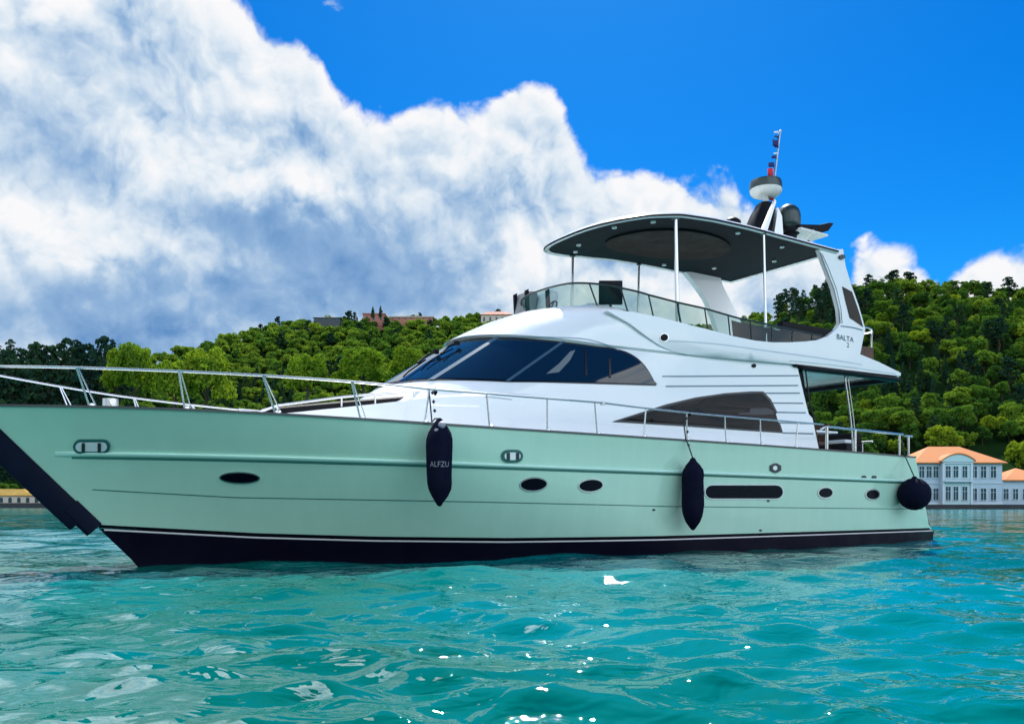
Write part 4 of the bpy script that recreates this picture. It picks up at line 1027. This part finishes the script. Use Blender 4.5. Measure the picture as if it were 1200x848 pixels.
# drop candidates wholly behind nearer crowns by a coarse skyline buffer
buf = np.full(2000, 1000.0)
for (u, Y, v, kind, vis, z) in ind:
    sc = random.uniform(.52, .86); rz = random.uniform(0, 6.28); wsc = random.uniform(.72, 1.35)
    base = 'broad' if kind in ('broad', 'bright') else kind
    x, y_, z = T(u, Y); lim = 290 if base == 'broad' else 140
    if vis and vis_n[base] < lim:
        vis_n[base] += 1; side = 'right' if u > 700 else 'left'
        dsc = dict(broad='round crowned green broadleaf tree in the wood on the %s hillside' % side, bright='yellow-green sunlit broadleaf tree in the wood on the %s hillside' % side,
                   column='narrow dark cypress standing in the %s hillside wood' % side, pine=('dark pine in the row on the far left shore' if u < 140 else 'dark pine near the top of the %s hill' % side))[kind]
        plant(kind, x, y_, z-.6, sc, rz, random.randrange(9), dsc, 'tree', 'trees of the %s wooded hillside' % side, True, wsc)
    else: stuff[base].append((x, y_, z-.6, sc*1.05, rz))
vb = []
tot = 0
for base, L in stuff.items():
    for (x, y_, z, sc, rz) in L:
        V = random.choice(LOW[base]); ww = random.uniform(.75, 1.35); c, s_ = math.cos(rz)*sc*ww, math.sin(rz)*sc*ww
        vb.append((base, np.stack([V[:, 0]*c-V[:, 1]*s_+x, V[:, 0]*s_+V[:, 1]*c+y_, V[:, 2]*sc+z], -1)))
for bases, nm, lab, m in ((('broad',), 'distant_woodland', 'dense green woodland covering the hills behind the single trees', LM['broad']), (('pine', 'column'), 'distant_conifers', 'dark conifer woodland massed on the far shore and hill', LM['dark'])):
    A = [a for k, a in vb if k in bases]
    if A:
        A = np.concatenate(A); me = np_mesh(nm, A, np.arange(len(A)).reshape(-1, 4), m); o = bpy.data.objects.new(nm, me); C.objects.link(o); tag(o, lab, 'woodland', None, 'stuff')
print('trees', vis_n, 'stuff', {k: len(v) for k, v in stuff.items()})
def at(u, v, Y): return Vector(((u-UC)/F*Y, Y, H+(VH-v)/F*Y))
def tree_at(kind, u, vtop, Y, hpx_top, sc, lab, wsc=1.0, var=0, group=None):
    p = at(u, vtop, Y); hh = {'broad': 8.8, 'bright': 9.2, 'pine': 13, 'column': 12.5, 'shrub': 4.4}[kind]*sc*.97
    return plant(kind, p.x, p.y, p.z-hh, sc, u*.7, var, lab, 'shrub' if kind == 'shrub' else 'tree', group, True, wsc)
# trees one can pick out
tree_at('bright', 158, 396, 232, 0, 2.5, 'tallest pale green feathery tree on the left shore, rising above the dark pines', .62, 1)
tree_at('bright', 138, 408, 236, 0, 2.1, 'yellow-green tree leaning against the tall pale tree on the left shore', .55, 2)
tree_at('bright', 242, 405, 232, 0, 2.6, 'broad bright yellow-green tree at the foot of the left hill', .72, 0)
tree_at('bright', 205, 420, 228, 0, 2.0, 'rounded light green tree between the tall pale tree and the left hill', .8, 2)
tree_at('bright', 360, 412, 250, 0, 1.9, 'wide sunlit tree standing in the middle of the left wood', 1.0, 1)
tree_at('bright', 425, 408, 252, 0, 2.0, 'sunlit yellow-green tree just left of the windscreen', 1.15, 0)
tree_at('bright', 478, 406, 262, 0, 1.5, 'small yellow-green tree touching the windscreen edge', 1.1, 2)
tree_at('pine', 1046, 318, 325, 0, 1.15, 'large dark umbrella crowned pine on the top of the right hill', 1.25, 0)
tree_at('pine', 1066, 322, 326, 0, 1.0, 'dark pine just right of the large one on the right hilltop', 1.2, 1)
tree_at('bright', 1105, 497, 205, 0, 1.25, 'yellow-green tree directly behind the left end of the orange roof', 1.0, 0)
tree_at('bright', 1196, 512, 200, 0, 1.3, 'light green tree behind the small lower house', .8, 1)
tree_at('shrub', 1008, 518, 196, 0, 1.3, 'olive green shrub by the shore behind the stern rail', 1.3, 0)
tree_at('shrub', 8, 565, 236, 0, 1.0, 'small light green shrub on the left shore beside the low arcade building', 1.4, 1)
for i, (u, h_) in enumerate(((8, 413), (24, 416), (40, 414), (52, 407), (64, 414), (78, 410), (95, 406), (108, 412), (120, 409))):
    tree_at('pine', u, h_, 262+i*2, 0, random.uniform(1.6, 1.9), 'tall dark pine in the row along the left shore', .75, i, 'tall pines on the left shore')
for i in range(14): tree_at('pine', -60+i*15, 432+random.uniform(-6, 8), 244, 0, 1.7, 'dense dark conifer low on the left shore', .9, i, 'low conifers on the left shore')

# ------------------------------------------------------------------ waterfront houses
MH = dict(wall=mat('painted_boards', (.38, .48, .56), .6, var=.10, vscale=.5, stretch=(1, 1, 3)), roof=mat('roof_tiles', (.44, .165, .055), .85, var=.35, vscale=1.3, bump=.6, bscale=5), trim=mat('white_trim', (.52, .60, .66), .5),
          pane=mat('house_pane', (.03, .07, .09), .1), bay=mat('bay_paint', (.42, .60, .62), .6, var=.05), quay=mat('quay_stone', (.035, .037, .042), .9, var=.4, vscale=.4), ochre=mat('ochre_roof', (.62, .36, .07), .85, var=.2), stone=mat('pale_stone', (.50, .44, .36), .85, var=.1), brick=mat('brick', (.36, .15, .11), .85, var=.2, vscale=1), slate=mat('slate', (.05, .06, .07), .7))
def win_part(parent, cx, y, z0, z1, wdt):
    mb = MB(); t = .10
    mb.box(cx-wdt/2-t, cx-wdt/2, y-.10, y, z0-t, z1+t); mb.box(cx+wdt/2, cx+wdt/2+t, y-.10, y, z0-t, z1+t); mb.box(cx-wdt/2, cx+wdt/2, y-.10, y, z1, z1+t); mb.box(cx-wdt/2-.1, cx+wdt/2+.1, y-.18, y, z0-t-.02, z0-.005)
    mb.box(cx-.03, cx+.03, y-.07, y-.02, z0, z1); mb.box(cx-wdt/2, cx+wdt/2, y-.06, y-.025, z0+(z1-z0)*.66-.03, z0+(z1-z0)*.66+.03)
    f = mb.build('window', MH['trim'], parent, smooth=False, weld=False)
    mb = MB(); mb.box(cx-wdt/2, cx+wdt/2, y-.04, y+.01, z0, z1); mb.build('pane', MH['pane'], f, smooth=False)
def hip_roof(mb, x0, x1, y0, y1, ze, zp, ov=.7):
    x0 -= ov; x1 += ov; y0 -= ov; y1 += ov; ym = (y0+y1)/2; d = (y1-y0)/2*.95
    a = [mb.p(c) for c in ((x0, y0, ze), (x1, y0, ze), (x1, y1, ze), (x0, y1, ze), (x0+d, ym, zp), (x1-d, ym, zp), (x0, y0, ze-.22), (x1, y0, ze-.22), (x1, y1, ze-.22), (x0, y1, ze-.22))]
    for q in ((0, 1, 5, 4), (1, 2, 5), (2, 3, 4, 5), (3, 0, 4), (6, 7, 1, 0), (7, 8, 2, 1), (8, 9, 3, 2), (9, 6, 0, 3), (9, 8, 7, 6)): mb.f.append(tuple(a[i] for i in q))
HY = 165.0
X = lambda u: (u-UC)/F*HY
ZH = lambda v: H+(VH-v)/F*HY
mans = empty('waterfront_mansion', (X(1126), HY+6, ZH(589)), 0, label='two storey white waterside mansion with orange hipped roof and central bay', cat='house')
ox, oy, oz = X(1126), HY+6, ZH(589)
lx = lambda u: X(u)-ox; lz = lambda v: ZH(v)-oz
mb = MB(); mb.box(lx(1074), lx(1176.5), -5.4, 6, -.3, lz(543)); mb.build('wall', MH['wall'], mans, smooth=False)
mb = MB(); hip_roof(mb, lx(1074), lx(1176.5), -5.4, 6, lz(541.5), lz(526)+.9); rf = mb.build('roof', MH['roof'], mans, smooth=False)
mb = MB(); mb.box(lx(1150), lx(1150)+.8, 1, 1.8, lz(535), lz(525)); mb.build('chimney', MH['wall'], rf, smooth=False)
mb = MB(); mb.box(lx(1104.5), lx(1137.5), -6.3, -5.41, -.3, lz(542.5))
mb.build('bay', MH['bay'], mans, smooth=False)
mb = MB()
for u in (1104.5, 1137.5): mb.box(lx(u)-.22, lx(u)+.22, -6.5, -5.42, -.3, lz(543))
mb.box(lx(1103.5), lx(1138.5), -6.6, -5.42, lz(543), lz(543)+.25); mb.build('bay_pilasters', MH['trim'], mans, smooth=False)
# curved pediment
arc = [(lx(1101)+(lx(1141)-lx(1101))*i/12, lz(541)+(lz(532.5)-lz(541))*math.sin(math.pi*i/12)**.8) for i in range(13)]
mb = MB(); mb.prism([(a, b) for a, b in arc]+[(lx(1141), lz(541)-.02)], lambda a, b, d: (a, d, b), -6.7, -2.0); mb.build('pediment', MH['bay'], mans, smooth=False)
mb = MB(); mb.prism([(a, b+.28) for a, b in arc]+[(a, b+.02) for a, b in reversed(arc)], lambda a, b, d: (a, d, b), -6.85, -1.5); mb.build('pediment_roof', MH['roof'], mans, smooth=False)
mb = MB(); mb.box(lx(1104), lx(1138), -7.2, -6.31, lz(564.5), lz(563.2)); bal = mb.build('balcony', MH['trim'], mans, smooth=False)
mb = MB(); mb.box(lx(1104), lx(1138), -7.18, -7.10, lz(560.3), lz(559.8))
for i in range(24): xx = lx(1104)+(lx(1138)-lx(1104))*i/23; mb.box(xx-.03, xx+.03, -7.16, -7.12, lz(563.2), lz(560.3))
mb.build('balustrade', MH['trim'], bal, smooth=False)
for u, wd2 in ((1081.8, 1.0), (1090.3, 1.0), (1098.4, 1.0), (1143.6, 1.0), (1154.4, 1.05), (1166, 1.05)):
    win_part(mans, lx(u), -5.4, lz(559.3), lz(546), wd2)
    win_part(mans, lx(u), -5.4, lz(585.8), lz(572), wd2)
for u in (1110, 1119, 1129.5):
    win_part(mans, lx(u), -6.3, lz(559.3), lz(546), .95); win_part(mans, lx(u), -6.3, lz(586), lz(570), .95)
mb = MB(); mb.box(lx(1073.6), lx(1104), -5.56, -5.41, lz(566), lz(565)); mb.box(lx(1138), lx(1176.8), -5.56, -5.41, lz(566), lz(565)); mb.box(lx(1073.6), lx(1104), -5.60, -5.41, -.3, .1); mb.box(lx(1138), lx(1176.8), -5.6, -5.41, -.3, .1); mb.build('string_course', MH['trim'], mans, smooth=False)
ann = empty('waterfront_annex', (X(1200), HY+6, oz), 0, label='low white single storey house with orange roof right of the mansion', cat='house')
ax = lambda u: X(u)-X(1200)
mb = MB(); mb.box(ax(1177.6), ax(1240), -5.0, 5, -.3, lz(563)); mb.build('wall', MH['wall'], ann, smooth=False)
mb = MB(); hip_roof(mb, ax(1177.6)+.9, ax(1240), -5.0, 5, lz(562), lz(551.5)+.8, .6); mb.build('roof', MH['roof'], ann, smooth=False)
for u in (1182.2, 1193.5, 1205, 1217, 1229): win_part(ann, ax(u), -5.0, lz(585), lz(572.5), 1.0)
mb = MB(); mb.box(-40, 60, -9, 7, -3.5, oz-.305); o = mb.build('quay', MH['quay'], None, smooth=False, kind='structure'); o.location = (X(1160), HY+6, 0)
# left shore: low arcade building on its own quay
LY = 222.0
lb = empty('arcade_building', ((15-UC)/F*LY, LY+3, 1.0), 0, label='low pale stone building with ochre roof on the far left shore', cat='building')
mb = MB(); mb.box(-14, 7.5, -2.5, 3, 0, 2.2); mb.build('wall', MH['stone'], lb, smooth=False)
mb = MB(); hip_roof(mb, -14, 7.5, -2.5, 3, 2.3, 3.9, .4); mb.build('roof', MH['ochre'], lb, smooth=False)
for i in range(9):
    cx = -12.5+i*2.3; mb = MB(); mb.prism([(cx-.45, .3), (cx+.45, .3), (cx+.45, 1.3), (cx+.3, 1.6), (cx, 1.72), (cx-.3, 1.6), (cx-.45, 1.3)], lambda a, b, d: (a, d, b), -2.54, -2.45); mb.build('arched_window', MH['pane'], lb, smooth=False)
mb = MB(); mb.box(-120, 150, -4, 8, -3.5, .98); o = mb.build('shore_wall', MH['quay'], None, smooth=False, kind='structure'); o.location = ((60-UC)/F*LY, LY+3, 0)
mb = MB(); mb.box(-14, 14, -3.5, 2, -1.2, .75); mb.box(-12, 12, -3.3, 1.8, .75, 1.2); o = mb.build('landing_stage', MH['quay'], None, smooth=False, label='dark floating landing stage in front of the low building on the left shore', cat='jetty'); o.location = ((44-UC)/F*214, 214, 0)
# buildings on the left ridge
def hill_house(name, u0, u1, vb_, vt, Y, m, mr, label, cat='house', flat=False):
    p = at((u0+u1)/2, vb_, Y); hw = (u1-u0)/2/F*Y; hz = (vb_-vt)/F*Y
    e = empty(name, p, 0, label=label, cat=cat)
    mb = MB(); mb.box(-hw, hw, -4, 4, -5, hz*.62); mb.build('wall', m, e, smooth=False)
    mb = MB()
    if flat: mb.box(-hw-.4, hw+.4, -4.5, 4.5, hz*.62, hz*.62+.5)
    else: hip_roof(mb, -hw, hw, -4, 4, hz*.64, hz, .6)
    mb.build('roof', mr, e, smooth=False)
    k = max(2, int(hw*2/3.2))
    for i in range(k):
        cx = -hw+(i+.5)*2*hw/k; mb = MB(); mb.box(cx-.55, cx+.55, -4.05, -3.98, hz*.1, hz*.45); mb.build('window', MH['pane'], e, smooth=False)
hill_house('hilltop_villa', 427, 452, 378, 365, 478, MH['brick'], MH['brick'], 'reddish brick house with flat roof on the left ridge line', flat=True)
hill_house('hilltop_house', 370, 400, 378, 371.5, 468, MH['slate'], MH['slate'], 'dark low house with a wide slate roof on the left ridge')
hill_house('hilltop_terrace', 458, 508, 376, 371.8, 484, MH['brick'], MH['stone'], 'long low terrace with pale roof right of the brick house on the ridge', flat=True)
hill_house('hilltop_cottage', 564, 600, 380, 365, 470, MH['stone'], MH['brick'], 'cottage with brown hipped roof on the ridge just above the wheelhouse')
for i, (u, v) in enumerate(((437, 359), (446, 359))): tree_at('column', u, v, 474, 0, .55, ('left' if i == 0 else 'right')+' one of two small dark cypresses on the brick hilltop house', 1.4, i)
